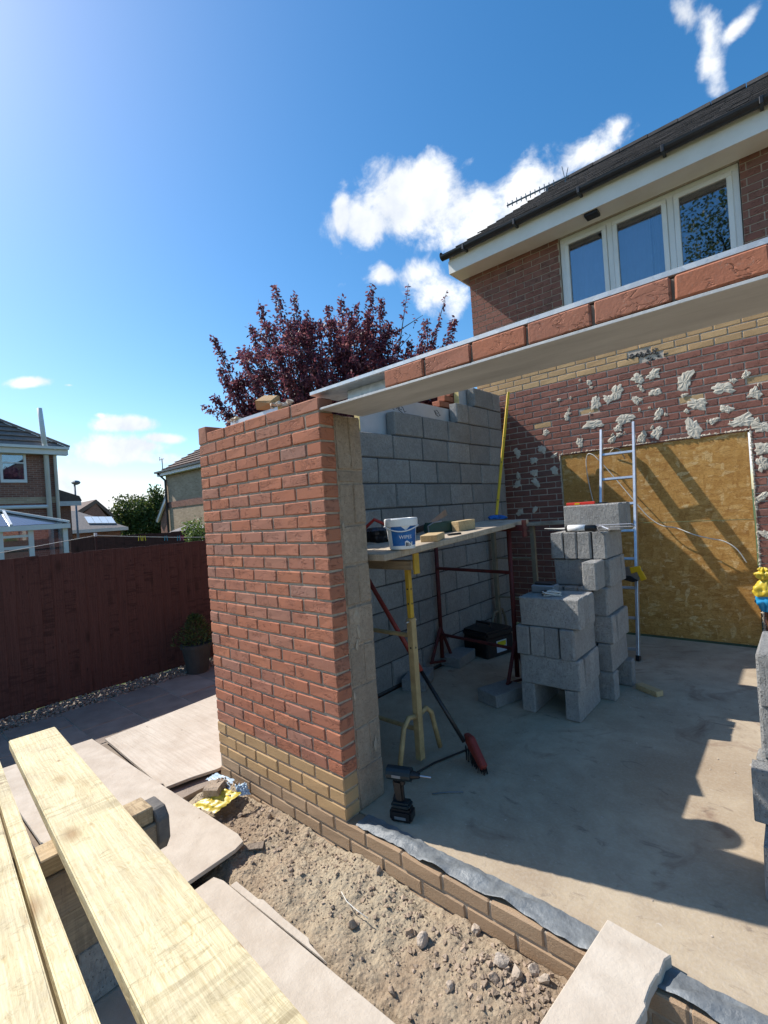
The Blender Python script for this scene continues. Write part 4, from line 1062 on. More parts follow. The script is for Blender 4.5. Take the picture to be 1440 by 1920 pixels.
tag(sack([(.0, .0), (.07, .002), (.075, .02), (.05, .04), (.0, .042)], 18, gl, 8, .9).build('work_glove', 'blue_cloth'), 'crumpled blue work glove at the foot of the yellow level', 'glove')
# long yellow level standing on the plank
lv = thing('spirit_level', 'long yellow spirit level leaning upright in the corner', 'spirit level', tuple(on_plank(1.80, .27)))
l0 = plank_at(931, 970) + upv * .02; l1 = W(953, 737, t=(l0 - CAM).dot(FW) + .32)
MB().bar(l0, l1, .026, .058, up=(-.5, .8, 0)).build('body', 'level_yellow', lv, bevel=.003)
dl = (l1 - l0)
for t in (.12, .42, .62, .86):
    c = l0 + dl * t; MB().tube([c, c + (CAM - c).normalized() * .034], .007, 8).build('hole', 'black_plastic', lv)

# broom leaning from the slab to the trestle
br = thing('broom', 'red-headed broom with red and black pole leaning on the trestle', 'broom', (.2, .8, 0))
hA = Vector((.262, .80, .05)); e = W(697, 1098, y=.78); dv = (e - hA)
q = W(797, 1277, y=.80)
tq = .47
MB().tube([hA + Vector((-.05, 0, .09)), hA + dv * tq], .0125, 8).build('lower_pole', 'black_plastic', br, smooth=True)
MB().tube([hA + dv * tq, e + dv * .06], .0155, 8).build('upper_pole', 'broom_red', br, smooth=True)
hd = Vector((.75, -.42, 0)).normalized()
MB().prism([hA + hd * -.10 + Vector((0, 0, .115)), hA + hd * -.03 + Vector((0, 0, .12)), hA + hd * .11 + Vector((0, 0, .005)), hA + hd * .085 + Vector((0, 0, -.03)), hA + hd * -.08 + Vector((0, 0, .06))], (.022, .035, 0)).build('head', 'broom_red', br, bevel=.008)
m = MB(); rg = random.Random(31)
for i in range(70):
    t = i / 69; a = hA + hd * (-.085 + .19 * t) + Vector((.025 * rg.random(), .04 * rg.random(), .045 - .06 * t)); b = Vector((a.x + rg.uniform(-.01, .01), a.y + rg.uniform(-.01, .01), .002)); m.tube([a, b], .0022, 4, caps=False)
o = m.build('bristles', 'black_plastic', br, fix=False); o['kind'] = 'stuff'

# cordless impact driver standing on its battery
dr = thing('cordless_drill', 'dark teal cordless drill standing on its battery by the pier', 'drill', (.215, .19, 0))
c = Vector((.215, .19, 0)); fx = Vector((.66, .75, 0)).normalized(); sx = Vector((fx.y, -fx.x, 0)); fx2 = Vector((.9, .43, 0)).normalized()
def ob_(p, sz, rot=0, tilt=0):
    return Matrix.Translation(c + Vector(p)) @ Matrix.Rotation(rot, 4, 'Z') @ Matrix.Rotation(tilt, 4, 'Y')
MB().box((-.058, -.039, 0), (.058, .039, .062), ob_((0, 0, .001), 0, R(20))).build('battery', 'black_plastic', dr, bevel=.011, seg=2)
MB().box((-.05, -.034, 0), (.05, .034, .03), ob_((0, 0, .064), 0, R(20))).build('base', 'drill_teal', dr, bevel=.01, seg=2)
MB().prism([ob_((0, 0, 0), 0, R(20)) @ Vector(p) for p in ((-.028, -.017, .09), (.018, -.017, .09), (.012, -.017, .2), (-.042, -.017, .2))], (ob_((0, 0, 0), 0, R(20)).to_3x3() @ Vector((0, .034, 0)))).build('grip', 'black_plastic', dr, bevel=.01, seg=2)
A = c + Vector((-.062, -.022, .232)); Bq = c + Vector((.058, .022, .232))
MB().tube([A, A.lerp(Bq, .15), A.lerp(Bq, .75), Bq], .034, 14).build('motor_housing', 'drill_teal', dr, smooth=False)
MB().tube([Bq, Bq + (Bq - A) * .2, Bq + (Bq - A) * .34], .022, 12, .012).build('chuck', 'black_plastic', dr)
MB().tube([Bq + (Bq - A) * .34, Bq + (Bq - A) * .8], .004, 6).build('bit', 'steel', dr)
MB().box((.0, -.012, .175), (.024, .012, .20), ob_((0, 0, 0), 0, R(20))).build('trigger', 'black_plastic', dr, bevel=.004)
MB().box((-.03, -.0405, .018), (.03, -.0398, .032), ob_((0, 0, .001), 0, R(20))).build('battery_badge', 'steel_grey', dr)
MB().prism([A.lerp(Bq, t) + Vector((.013, -.0335, dz)) for t, dz in ((.25, -.008), (.62, -.008), (.62, .006), (.25, .006))], (0, -.001, 0)).build('housing_badge', 'steel_grey', dr)
# loose flex and rods on the slab by the pier
tag(MB().tube([(.08, .28, .008), (.0, .42, .012), (.02, .52, .008), (.05, .70, .01), (.14, .98, .008)], .006, 6).build('flex', 'black_plastic', smooth=True), 'black flex trailing over the slab to the trestle foot', 'cable')
tag(MB().tube([(.22, .44, .006), (.28, .50, .006), (.35, .55, .006)], .004, 6).build('steel_rod', 'steel_grey', smooth=True), 'thin steel rod on the slab by the drill', 'rod')

# toolbox under the staging
tx = thing('toolbox', 'black toolbox with pale label under the staging', 'toolbox', (-.75, 2.9, 0))
Mt = Matrix.Translation((-.80, 2.86, 0)) @ Matrix.Rotation(R(-14), 4, 'Z')
MB().box((-.22, -.20, .0), (.22, .2, .20), Mt).build('box', 'black_plastic', tx, bevel=.012)
MB().box((-.23, -.21, .201), (.23, .21, .27), Mt).build('lid', 'black_plastic', tx, bevel=.02, seg=2)
MB().box((.2205, -.06, .04), (.2225, .09, .16), Mt).build('label', 'tub_pale', tx); MB().box((.223, -.05, .10), (.2235, .08, .15), Mt).build('label_print', 'peg_yellow', tx)
MB().tube([Mt @ Vector(q) for q in ((-.1, 0, .27), (-.1, 0, .31), (.1, 0, .31), (.1, 0, .27))], .012, 8).build('handle', 'black_plastic', tx)

# timber offcut on the slab
tag(MB().bar((.76, 2.565, .022), (.93, 2.46, .022), .07, .042).build('timber_offcut', 'pine_offcut', bevel=.003), 'short timber offcut on the slab by the tall block stack', 'offcut')
m = MB(); rg = random.Random(77)
for i in range(240):
    x, y = rg.uniform(-.3, 1.9), rg.uniform(.2, 4.0)
    if rg.random() < .5: x, y = .75 + rg.gauss(0, .12), 2.35 + rg.gauss(0, .1)
    pebble(m, (x, y, .002), rg.uniform(.002, .008), rg, .5)
o = m.build('slab_crumbs', 'pale_stone', fix=False); o['kind'] = 'stuff'; tag(o, 'crumbs of mortar scattered over the concrete slab', 'debris')

# damp-proof membrane lying along the slab edge
def dpm(x0, x1, label, seed, wd=.088):
    vs = []; fs = []; n = 70; mm = 6
    for i in range(n + 1):
        t = i / n; x = x0 + (x1 - x0) * t
        for j in range(mm + 1):
            s = j / mm; p = Vector((x * 4, s * 2, seed))
            y = .020 + .020 * mn.noise(Vector((x * 5, seed, 0))) * (1 - s) + wd * s * (1 + .12 * mn.noise(Vector((x * 3, 7, seed))))
            z = .006 + .05 * max(0, mn.noise(Vector((x * 6.5, s * 1.2, seed)))) * (1 - s * .8) + .010 * mn.noise(Vector((x * 24, s * 3, seed))) + .003
            vs.append((x, y, max(z, .004)))
    for i in range(n):
        for j in range(mm): a = i * (mm + 1) + j; fs.append((a, a + mm + 1, a + mm + 2, a + 1))
    m = MB().add(vs, fs)
    # return of the second layer underneath
    nb = len(vs); low = [(v[0], v[1] - .008, max(.001, v[2] - .004)) for k, v in enumerate(vs) if k % (mm + 1) == 0]
    m.add(low, []); 
    for i in range(n): m.f.append((i * (mm + 1), nb + i, nb + i + 1, (i + 1) * (mm + 1)))
    return tag(m.build('membrane_strip', 'membrane', smooth=True, fix=False), label, 'membrane')
dpm(.055, 1.24, 'wrinkled grey plastic membrane along the slab edge beside the pier', 2.0)
dpm(1.36, 2.5, 'wrinkled grey plastic membrane past the timber ramp board', 5.0)

# ------------------------------------------------------------------ fence
fe = thing('timber_fence', 'dark brown upright board fence along the garden boundary', 'fence', (-4.2, .4, -.22))
fb = [MB().prism([(-.006, -.062, 0), (.004, -.062, 0), (.010, .062, 0), (-.006, .062, 0)], (0, 0, 1.57)).mesh('fence_wood', bevel=.0015) for _ in range(3)]
for k in range(92):
    y = -4.2 + k * .104
    inst('fence_board', random.choice(fb), (-4.2, y, -.215 + random.uniform(-.006, .006)), (0, random.uniform(-.003, .003), random.uniform(-.01, .01)), fe, (1, random.uniform(.97, 1.02), 1))
for z in (.05, .62, 1.18): MB().box((-4.27, -4.3, z), (-4.214, 5.4, z + .08)).build('rail', 'fence_wood', fe)
for k in range(5): MB().box((-4.36, -4.2 + k * 2.4, -.25), (-4.272, -4.11 + k * 2.4, 1.30)).build('post', 'fence_wood', fe)

# potted conifer by the fence
po = thing('plant_pot', 'grey plant pot with a small conifer by the fence', 'plant pot', (-3.74, 1.12, -.2))
MB().lathe([(.12, 0), (.155, .22), (.165, .30), (.185, .305), (.185, .345), (.16, .35), (.155, .31), (.0, .305)], 22, (-3.74, 1.12, -.198)).build('pot', 'pot_grey', po)
def leaf_quad(m, c, n, up, L, Wd):
    n = n.normalized(); t = up - n * up.dot(n)
    t = t.normalized() if t.length > 1e-4 else n.orthogonal().normalized()
    s = n.cross(t)
    m.v += [tuple(c), tuple(c + t * L * .5 + s * Wd * .5), tuple(c + t * L), tuple(c + t * L * .5 - s * Wd * .5)]
    k = len(m.v) - 4; m.f.append((k, k + 1, k + 2, k + 3))
def rv(rg): 
    while True:
        v = Vector((rg.uniform(-1, 1), rg.uniform(-1, 1), rg.uniform(-1, 1)))
        if .05 < v.length < 1: return v.normalized()
m = MB(); rg = random.Random(12)
for i in range(1500):
    t = rg.random(); a = rg.uniform(0, 6.28); z = .14 + .34 * t; r = (.20 * (1 - t) ** .8 + .02) * rg.uniform(.4, 1.08) * (1 + .3 * math.sin(a * 3 + t * 6))
    c = Vector((-3.74 + r * math.cos(a), 1.12 + r * math.sin(a), z)); leaf_quad(m, c, rv(rg), Vector((math.cos(a), math.sin(a), .8)), rg.uniform(.03, .06), .012)
MB().tube([(-3.74, 1.12, .1), (-3.74, 1.12, .42)], .012, 6).build('stem', 'bark', po)
o = m.build('foliage', 'conifer_leaf', po, fix=False)

# ------------------------------------------------------------------ boards laid on the ground
def sheet(name, poly, z, th, mat, label, cat='board', dz=None, bev=.002):
    m = MB().prism([(x, y, z + (dz[i] if dz else 0)) for i, (x, y) in enumerate(poly)], (0, 0, th))
    return tag(m.build(name, mat, bevel=bev), label, cat)
sheet('plywood_sheet', [(-2.63, -.262), (-1.52, -.295), (-1.50, -.275), (-1.44, -.285), (-1.41, -.12), (-1.36, .03), (-1.28, .86), (-2.72, .82)], -.178, .02, 'board_grain', 'grained plywood sheet lying flat beside the brick pier')
sheet('plywood_sheet', [(-2.70, -.335), (-1.6, -.315), (-.56, -.285), (-.482, -.300), (-.462, -.36), (-.45, -.62), (-.45, -.97), (-2.73, -.98)], -.138, .02, 'board_sheet', 'smooth grey board between the plywood sheet and the long timbers', dz=[-.03, -.012, 0, 0, 0, 0, 0, -.02])
sheet('plywood_sheet', [(-.42, -.505), (-.36, -.488), (.72, -.470), (1.28, -.46), (1.28, -1.2), (-.42, -1.2)], -.168, .018, 'board_sheet', 'smooth grey board under the near end of the long timbers')
sheet('plywood_sheet', [(-2.4, -1.0), (-.46, -1.0), (-.46, -1.7), (-2.4, -1.75)], -.165, .018, 'board_sheet', 'grey board under the edge-on timber')
sheet('board_strip', [(-.30, -.455), (-.12, -.452), (-.10, -.44), (.05, -.445), (.22, -.442), (.24, -.455), (.36, -.468), (-.30, -.487)], -.158, .012, 'board_sheet', 'narrow torn strip of board beside the lower grey board')
sheet('membrane_scrap', [(-.50, -.28), (-.44, -.20), (-.40, -.24), (-.46, -.30)], -.16, .006, 'earth', 'small earthy scrap near the board corner')

def timber(name, a0, a1, b0, th, mat, label, w, bev=.004):
    "a0->a1 right top edge, w = width towards -y"
    a0 = Vector(a0); a1 = Vector(a1); d = (a1 - a0).normalized(); s = Vector((0, -1, 0)); s = (s - d * s.dot(d)).normalized(); u = s.cross(d); u = u if u.z > 0 else -u
    L = (a1 - a0).length; M = Matrix.Translation(a0) @ Matrix((d, -s, u)).transposed().to_4x4()
    m = MB().box((0, -w, -th), (L, 0, 0)); me = m.mesh(mat, bevel=bev, seg=2); me.name = name
    o = bpy.data.objects.new(name, me); COL.objects.link(o); o.matrix_world = M
    return tag(o, label, 'timber', 'long pine timbers on bearers')
A0 = W(103, 1362, z=.42); A1 = W(480, 1800, z=.57); dA = A1 - A0
timber('pine_timber', A0, A0 + dA * 1.32, 0, .05, 'fresh_pine', 'long flat pine timber with knots beside the smooth grey board', .218)
B0 = W(5, 1440, z=.435); B1 = W(190, 1920, z=.575); dB = B1 - B0
b0 = B0 - dB * .35
timber('pine_timber', b0, B0 + dB * 1.15, 0, .19, 'fresh_pine', 'narrow pine timber standing on edge beside the wide one', .047)
timber('pine_timber', b0 + Vector((0, -.058, .002)), B0 + dB * 1.15 + Vector((0, -.058, .002)), 0, .05, 'fresh_pine', 'wide pine timber lying flat against the edge-on timber', .21)
def zt(x): return A0.z + (x - A0.x) / dA.x * dA.z
xb = -.25; zb = zt(xb) - .052
tag(MB().box((xb - .055, -1.5, zb - .062), (xb + .06, -.85, zb)).build('bearer', 'bearer_pine', bevel=.004), 'sawn pine bearer under the long timbers', 'bearer')
z2 = zb - .0625
tag(MB().prism([(xb - .07, -1.5, z2 - .15), (xb + .075, -1.5, z2 - .15), (xb + .075, -1.5, z2), (xb - .07, -1.5, z2)], (0, .66, 0)).build('bearer', 'bearer_dirty', bevel=.006), 'rough dirty timber under the sawn bearer', 'bearer')
# chamfered end cap of weathered board against the bearer end
y0 = -.848
tag(MB().prism([(xb - .05, y0, z2 - .13), (xb + .05, y0, z2 - .13), (xb + .085, y0, z2 - .08), (xb + .085, y0, z2 + .01), (xb + .05, y0, z2 + .045), (xb - .05, y0, z2 + .045)], (0, .05, 0)).build('timber_end', 'weathered_grey', bevel=.006), 'grey eight-sided offcut standing against the bearer end', 'offcut')
zc = z2 - .15
for y, w in ((-1.28, 'edge-on timber'), (-1.02, 'wide flat timber')):
    o = inst('concrete_block', blk_me('stack_block', .215), (xb, y, -.147 + .1075), (0, 0, math.pi / 2), scale=(1.0, 1, 1)); tag(o, 'concrete block propping the bearer below the ' + w, 'concrete block', 'blocks under the bearer')
tag(MB().box((xb - .06, -1.42, .069), (xb + .06, -.90, zc - .0005)).build('packing_piece', 'bearer_dirty', bevel=.004), 'packing timber between the bearer and its propping blocks', 'packing')

# ramp board at the sill
f = .05
FL = W(1139, 1722, z=f); FR = W(1260, 1790, z=f); NL = W(1000, 1920, z=.03); NR = W(1190, 1920, z=.03)
e1 = (NL - FL); e2 = (NR - FR)
poly = [FL, FR]
rg = random.Random(4)
for t in (.08, .1, .3, .33, .5, .7, .74, 1.0): p = FR + e2 * t * 1.0; poly.append(p + Vector((rg.uniform(-.012, .006), 0, 0)))
poly += [FR + e2 * 3.2, FL + e1 * 2.6]
zs = lambda p: f - .09 * max(0, (.12 - p.y)) 
m = MB().prism([(p.x, p.y, zs(p) - .042) for p in poly], (0, 0, .042))
tag(m.build('ramp_board', 'board_sheet', bevel=.004), 'worn scaffold board laid as a ramp over the sill wall', 'board')

# ------------------------------------------------------------------ rubble
def rock(seed, r, mat):
    bm = bmesh.new(); bmesh.ops.create_icosphere(bm, subdivisions=2, radius=r); rg = random.Random(seed); o_ = Vector((rg.uniform(0, 50), rg.uniform(0, 50), 0))
    pl = [(rv(rg), rg.uniform(.45, .85) * r) for _ in range(7)]
    for v in bm.verts:
        for n, dd in pl:
            k = v.co.dot(n) - dd
            if k > 0: v.co -= n * k
        v.co *= 1 + .12 * mn.noise(v.co * (2.2 / r) + o_)
    me = bpy.data.meshes.new('rock'); bm.to_mesh(me); bm.free(); me.materials.append(MATS[mat]); return me
stones = [(710, 1631, .020, 'pale_stone', 'small white pebble against the low buff brick wall'), (662, 1733, .030, 'stone', 'brown clod in the middle of the soil'), (792, 1762, .036, 'pale_stone', 'flat grey stone chip on the soil below the low wall'),
          (768, 1748, .026, 'stone', 'dark flint beside the flat grey chip'), (893, 1742, .028, 'pale_stone', 'pale lump against the low wall'), (940, 1800, .040, 'pale_stone', 'large pale mortar lump near the ramp board'), (968, 1822, .036, 'pale_stone', 'second pale mortar lump near the ramp board'),
          (1022, 1838, .028, 'pale_stone', 'whitish lump nearest the ramp board'), (1000, 1818, .03, 'pale_stone', 'pale mortar lump between its bigger neighbours'), (925, 1835, .026, 'stone', 'brown lump below the mortar lumps'), (845, 1850, .024, 'pale_stone', 'small pale lump alone on the sandy soil'),
          (545, 1632, .022, 'stone', 'long brown stone sunk in the soil'), (505, 1530, .022, 'stone', 'reddish stone near the yellow bag'), (450, 1528, .024, 'stone', 'round stone by the yellow bag'), (735, 1860, .022, 'stone', 'dark stone by the lower grey board')]
for i, (px, py, r, mt, lbl) in enumerate(stones):
    p = W(px, py, z=-.13)
    for _ in range(3): p = W(px, py, z=soil_z(p.x, p.y) + r * .3)
    o = inst('stone', rock(i, r, mt), p, (rg.uniform(0, 6), rg.uniform(0, 6), rg.uniform(0, 6)), scale=(.95, .8, .65)); tag(o, lbl, 'stone', 'stones on the soil')
m = MB(); rg = random.Random(21)
for i in range(2600):
    x = rg.uniform(-1.2, 1.3); y = -abs(rg.gauss(0, .26)) - .02
    if y < -.52: continue
    pebble(m, (x, y, soil_z(x, y) + .001), rg.uniform(.002, .006) * (2.2 if rg.random() < .06 else 1), rg, .75)
for i in range(420):
    x = rg.gauss(.98, .12) if i < 130 else rg.uniform(-1.1, 1.25); y = (-.13 + rg.gauss(0, .06)) if i < 130 else -abs(rg.gauss(0, .17)) - .03
    if -.5 < y < -.02: pebble(m, (x, y, soil_z(x, y) + .003), rg.uniform(.006, .017), rg, .7)
o = m.build('soil_clods', 'stone', fix=False); o['kind'] = 'stuff'; tag(o, 'small clods and stones scattered over the soil strip', 'rubble')
tag(MB().tube([W(x, y, z=-.125) for x, y in ((640, 1672), (650, 1690), (668, 1706), (690, 1722))], .002, 5).build('wire_scrap', 'cable_white', smooth=True), 'thin white wire scrap on the soil', 'wire')

# yellow and blue plastic bag with a lump of hardened mortar on it
sb = thing('plastic_bag', 'crumpled yellow and blue plastic bag under a mortar lump beside the plinth', 'plastic bag', (-.93, -.12, -.15))
def crumple(name, pts, mat, seed, h, parent, n=14):
    vs = []; fs = []
    P = [Vector(p) for p in pts]
    for j in range(n + 1):
        for i in range(n + 1):
            u, v = i / n, j / n; p = (P[0] * (1 - u) + P[1] * u) * (1 - v) + (P[3] * (1 - u) + P[2] * u) * v
            k = mn.fractal(Vector((u * 4, v * 4, seed)), .8, 2, 3)
            vs.append((p.x + .012 * mn.noise(Vector((u * 7, v * 7, seed + 9))), p.y + .012 * mn.noise(Vector((v * 7, u * 7, seed + 4))), p.z + h * (abs(k) + .25 * math.sin(u * 3.1) * math.sin(v * 3.1))))
    for j in range(n):
        for i in range(n): a = j * (n + 1) + i; fs.append((a, a + 1, a + n + 2, a + n + 1))
    return MB().add(vs, fs).build(name, mat, parent, smooth=True, fix=False)
zz = -.13
def Wz(px, py, z=zz): return W(px, py, z=z)
crumple('yellow_film', [Wz(360, 1512), Wz(405, 1525), Wz(452, 1488, -.07), Wz(410, 1478, -.06)], 'bag_yellow', 1, .016, sb)
crumple('blue_film', [Wz(448, 1494, -.09), Wz(470, 1490, -.10), Wz(462, 1468, -.05), Wz(440, 1474, -.05)], 'bag_clear', 5, .018, sb)
crumple('clear_film', [Wz(385, 1462, -.09), Wz(430, 1480, -.07), Wz(440, 1462, -.07), Wz(405, 1450, -.09)], 'bag_clear', 8, .012, sb)
ml = W(400, 1490, z=-.09)
o = inst('mortar_lump', block_mesh(.125, .105, .085, 'jamb_block', .012, .007, 8), (ml.x - .01, ml.y + .02, -.075), (R(4), R(-6), R(28))); tag(o, 'squarish lump of hardened mortar on the yellow bag', 'mortar lump')
m = MB(); rg = random.Random(6)
for i in range(160):
    a = rg.uniform(0, 6.28); r = abs(rg.gauss(0, .05)); pebble(m, (ml.x - .01 + r * math.cos(a), ml.y + .05 + r * math.sin(a), -.035 + rg.uniform(-.012, .008) - r * .35), rg.uniform(.004, .014), rg, .7)
o = m.build('mortar_crumbs', 'stone', fix=False); o['kind'] = 'stuff'; tag(o, 'loose crumbs heaped on the mortar lump', 'rubble')

# ------------------------------------------------------------------ purple plum tree behind the new wall
def limb(m, pts, r0, r1, n=6): m.tube(pts, r0, n, r1)
pt = thing('plum_tree', 'purple leaved plum tree with upright shoots behind the new wall', 'tree', tuple(W(640, 948, t=9.5).xy) + (-.3,))
base = Vector((pt.location.x, pt.location.y, -.3)); TD = 9.5
rg = random.Random(101); wood = MB(); leaf = MB()
fork = base + Vector((.05, .1, 1.9)); wood.tube([base, base + Vector((.06, .02, .9)), fork], .14, 9, .10)
tips = [(400, 632, 0), (402, 745, .2), (412, 690, -.4), (425, 770, .3), (455, 660, .6), (468, 610, .3), (487, 570, -.2), (515, 533, 0), (551, 552, .3), (540, 600, -.7), (575, 585, .5), (600, 600, .9), (615, 575, -.3), (640, 558, .2), (655, 580, -.8), (668, 570, .4),
        (697, 535, 0), (715, 560, .5), (690, 590, -.6), (730, 605, .2), (745, 640, .6), (766, 532, .1), (770, 640, -.3), (800, 600, .4), (812, 625, -.2), (838, 545, .1), (852, 600, .3), (858, 640, .0), (840, 660, .5), (800, 690, -.5), (755, 690, .4), (700, 640, -.9), (650, 640, .9), (600, 660, -.9),
        (560, 650, .8), (520, 650, -.8), (500, 700, .6), (470, 700, -.6), (450, 720, .4), (540, 720, .9), (600, 720, 1.0), (660, 700, -1.1), (720, 690, 1.0), (480, 760, .2), (560, 770, -.7), (620, 760, .9), (835, 740, .3), (815, 750, -.3), (850, 720, .6), (780, 745, .2), (690, 745, .8), (430, 720, -.2), (510, 610, .4), (580, 620, -.5), (630, 610, .7), (680, 620, -.3), (715, 650, .3), (790, 650, .9)]
def crown_leaves(m, a, b, n, spread, L, rg):
    for i in range(n):
        t = rg.random() ** .8; p = a.lerp(b, t); off = rv(rg) * (spread * (1.05 - t * .75)) * rg.random() ** .6
        c = p + off; droop = Vector((rg.uniform(-.7, .7), rg.uniform(-.7, .7), rg.uniform(-1, .3))); leaf_quad(m, c, rv(rg), droop, L * rg.uniform(.65, 1.2), L * .5 * rg.uniform(.8, 1.2))
for k, (px, py, dz) in enumerate(tips):
    e = W(px, py, t=TD + dz)
    rel = e - fork
    kn = fork + Vector((rel.x * .45, rel.y * .45, rel.z * .28)) + rv(rg) * .15
    mid = kn.lerp(e, .5) + Vector((rel.x * .06, rel.y * .06, -.02)) + rv(rg) * .06
    wood.tube([fork, fork.lerp(kn, .5) + rv(rg) * .06, kn], .05, 6, .028); wood.tube([kn, mid, e], .028, 5, .004)
    thin = (px, py) in ((766, 532), (838, 545))
    crown_leaves(leaf, mid, e, 70 if thin else 330, .25 if not thin else .09, .088, rg)
    crown_leaves(leaf, kn, mid, 420, .62, .088, rg)
    for q in range(3):   # side shoots
        s0 = kn.lerp(e, rg.uniform(.25, .8)); s1 = s0 + Vector((rel.x * .12, rel.y * .12, .2)) + rv(rg) * .38
        wood.tube([s0, s1], .012, 4, .004); crown_leaves(leaf, s0, s1, 110 if not thin else 8, .22, .085, rg)
for k in range(75):     # leafy mass filling the middle of the crown
    a = rg.uniform(0, 6.28); rr = rg.random() ** .5; px = 625 + 185 * rr * math.cos(a); py = 690 + 92 * rr * math.sin(a) + abs(px - 625) * .10
    c = W(px, py, t=TD + rg.uniform(-1.0, 1.1)); n_ = fork + Vector((0, 0, .4)); wood.tube([n_.lerp(c, .55) + rv(rg) * .08, c], .011, 4, .004)
    sr = rg.uniform(.14, .30)
    for i in range(95):
        d = rv(rg); q_ = c + Vector((d.x, d.y, d.z * .8)) * sr * rg.random() ** .5; leaf_quad(leaf, q_, rv(rg), Vector((d.x, d.y, -.4)), .085 * rg.uniform(.6, 1.25), .045)
wood.build('trunk', 'bark', pt, smooth=True, fix=False); leaf.build('crown', 'plum_leaf', pt, fix=False)

def bushy(name, label, c, rx, rz, n, L, mat, trunk=True, seed=1, group=None, lobes=9):
    "tree or bush with a lumpy leaf crown; c = centre of crown"
    rg = random.Random(seed); c = Vector(c); t = thing(name, label, 'tree' if trunk else 'shrub', (c.x, c.y, -.3), group)
    m = MB(); wood = MB(); lb = []
    for i in range(lobes):
        d = rv(rg); p = c + Vector((d.x * rx * .62, d.y * rx * .62, d.z * rz * .6)); lb.append((p, rg.uniform(.38, .6)))
    for i in range(n):
        p, s = lb[rg.randrange(len(lb))]; d = rv(rg); r = rg.random() ** .33
        q = p + Vector((d.x * rx * s * r, d.y * rx * s * r, d.z * rz * s * r)); q += rv(rg) * L * .6
        leaf_quad(m, q, rv(rg), rv(rg), L * rg.uniform(.6, 1.3), L * .6)
    fk = Vector((c.x, c.y, max(.2, c.z - rz * .75)))
    wood.tube([(c.x, c.y, -.3), fk], rx * .06, 7, rx * .045)
    for p, s in lb: wood.tube([fk, fk.lerp(p, .5) + Vector((0, 0, rz * .05)), p], rx * .035, 5, rx * .01)
    wood.build('trunk', 'bark', t, fix=False); m.build('crown', mat, t, fix=False); return t
bushy('garden_tree', 'round green tree seen between the far houses', W(232, 968, t=48), 2.9, 2.6, 5200, .32, 'green_leaf', seed=3)
bushy('garden_tree', 'lower green tree left of the cream brick house', W(285, 975, t=52), 2.8, 2.4, 4600, .34, 'green_leaf', seed=4)
bushy('garden_tree', 'green tree peeping over the cream brick house corner', W(302, 945, t=50), 1.3, 2.3, 1800, .3, 'green_leaf', seed=14)
bushy('shrub', 'pale green flowering shrub just above the fence top', W(362, 1000, t=9.0), .26, .30, 900, .05, 'shrub_leaf', trunk=False, seed=5)
# a tree behind the photographer, mirrored in the upstairs window
bushy('garden_tree', 'tall green tree at the end of the garden, mirrored in the upstairs window', (1.1, -9.5, 8.8), 2.1, 3.4, 16000, .12, 'green_leaf', seed=6)

# ------------------------------------------------------------------ neighbouring houses
def far_window(parent, fn, mat='white_upvc'):
    "fn(u,v,d) maps window coordinates 0..1 and outward offset to world"
    def rect(u0, u1, v0, v1, d0, d1):
        a = [fn(u0, v0, d0), fn(u1, v0, d0), fn(u1, v1, d0), fn(u0, v1, d0)]; m = MB(); return m.prism(a, Vector(fn(u0, v0, d1)) - Vector(fn(u0, v0, d0)))
    m = MB()
    for q in ((0, 1, 0, .1), (0, 1, .9, 1), (0, .1, .1, .9), (.9, 1, .1, .9)): r = rect(*q, 0, .06); m.add(r.v, r.f)
    w = m.build('window', mat, parent)
    rect(.1, .9, .1, .9, .01, .02).build('pane', 'window_glass', w); rect(.08, .92, .62, .66, .02, .05).build('transom', mat, w)
    rect(.1, .9, .1, .9, .002, .004).build('dark_room', 'room_dark', w)
XN = -20.0
def Xp(px, py, x=XN): return W(px, py, x=x)
nh = thing('house', 'red brick house with grey hipped roof, white downpipes and conservatory in front', 'house', (XN - 3, -1, -.3))
e0 = Xp(0, 845); e1 = Xp(106, 842); EZ = Xp(60, 840).z; YR = Xp(108, 900).y
MB().box((XN - 7, YR - 9, -.3), (XN, YR, EZ)).build('wall', 'far_brick', nh)
bz = Xp(60, 938).z
MB().box((XN - 7.0, YR - 9, bz - .12), (XN + .02, YR + .02, bz + .12)).build('brick_band', 'far_cream_brick', nh)
ov = .35; apex_z = EZ + 2.9
c0 = [(XN + ov, YR - 9 - ov, EZ + .02), (XN + ov, YR + ov, EZ + .02), (XN - 7 - ov, YR + ov, EZ + .02), (XN - 7 - ov, YR - 9 - ov, EZ + .02)]
r0 = (XN - 3.5, YR - 4.2, apex_z); r1 = (XN - 3.5, YR - 5.0, apex_z)
rf = MB().add(c0 + [r0, r1], [(0, 1, 4, 5), (1, 2, 4), (2, 3, 5, 4), (3, 0, 5), (3, 2, 1, 0)]).build('roof', 'grey_tile', nh)
m = MB()
for k in range(1, 13):
    t = k / 13; a = Vector(c0[0]).lerp(Vector(r1), t); b = Vector(c0[1]).lerp(Vector(r0), t)
    m.bar(a + Vector((.03, 0, .02)), b + Vector((.03, 0, .02)), .09, .03)
    a2 = Vector(c0[1]).lerp(Vector(r0), t); b2 = Vector(c0[2]).lerp(Vector(r0), t); m.bar(a2 + Vector((0, .03, .02)), b2 + Vector((0, .03, .02)), .09, .03)
m.build('tile_courses', 'grey_tile', rf)
MB().bar(Vector(c0[1]) + Vector((0, 0, .06)), Vector(r0) + Vector((0, 0, .06)), .22, .09).build('hip_tiles', 'grey_tile', rf)
MB().box((XN + .05, YR - 9.3, EZ - .26), (XN + ov - .02, YR + ov - .02, EZ + .01)).build('fascia', 'white_upvc', nh)
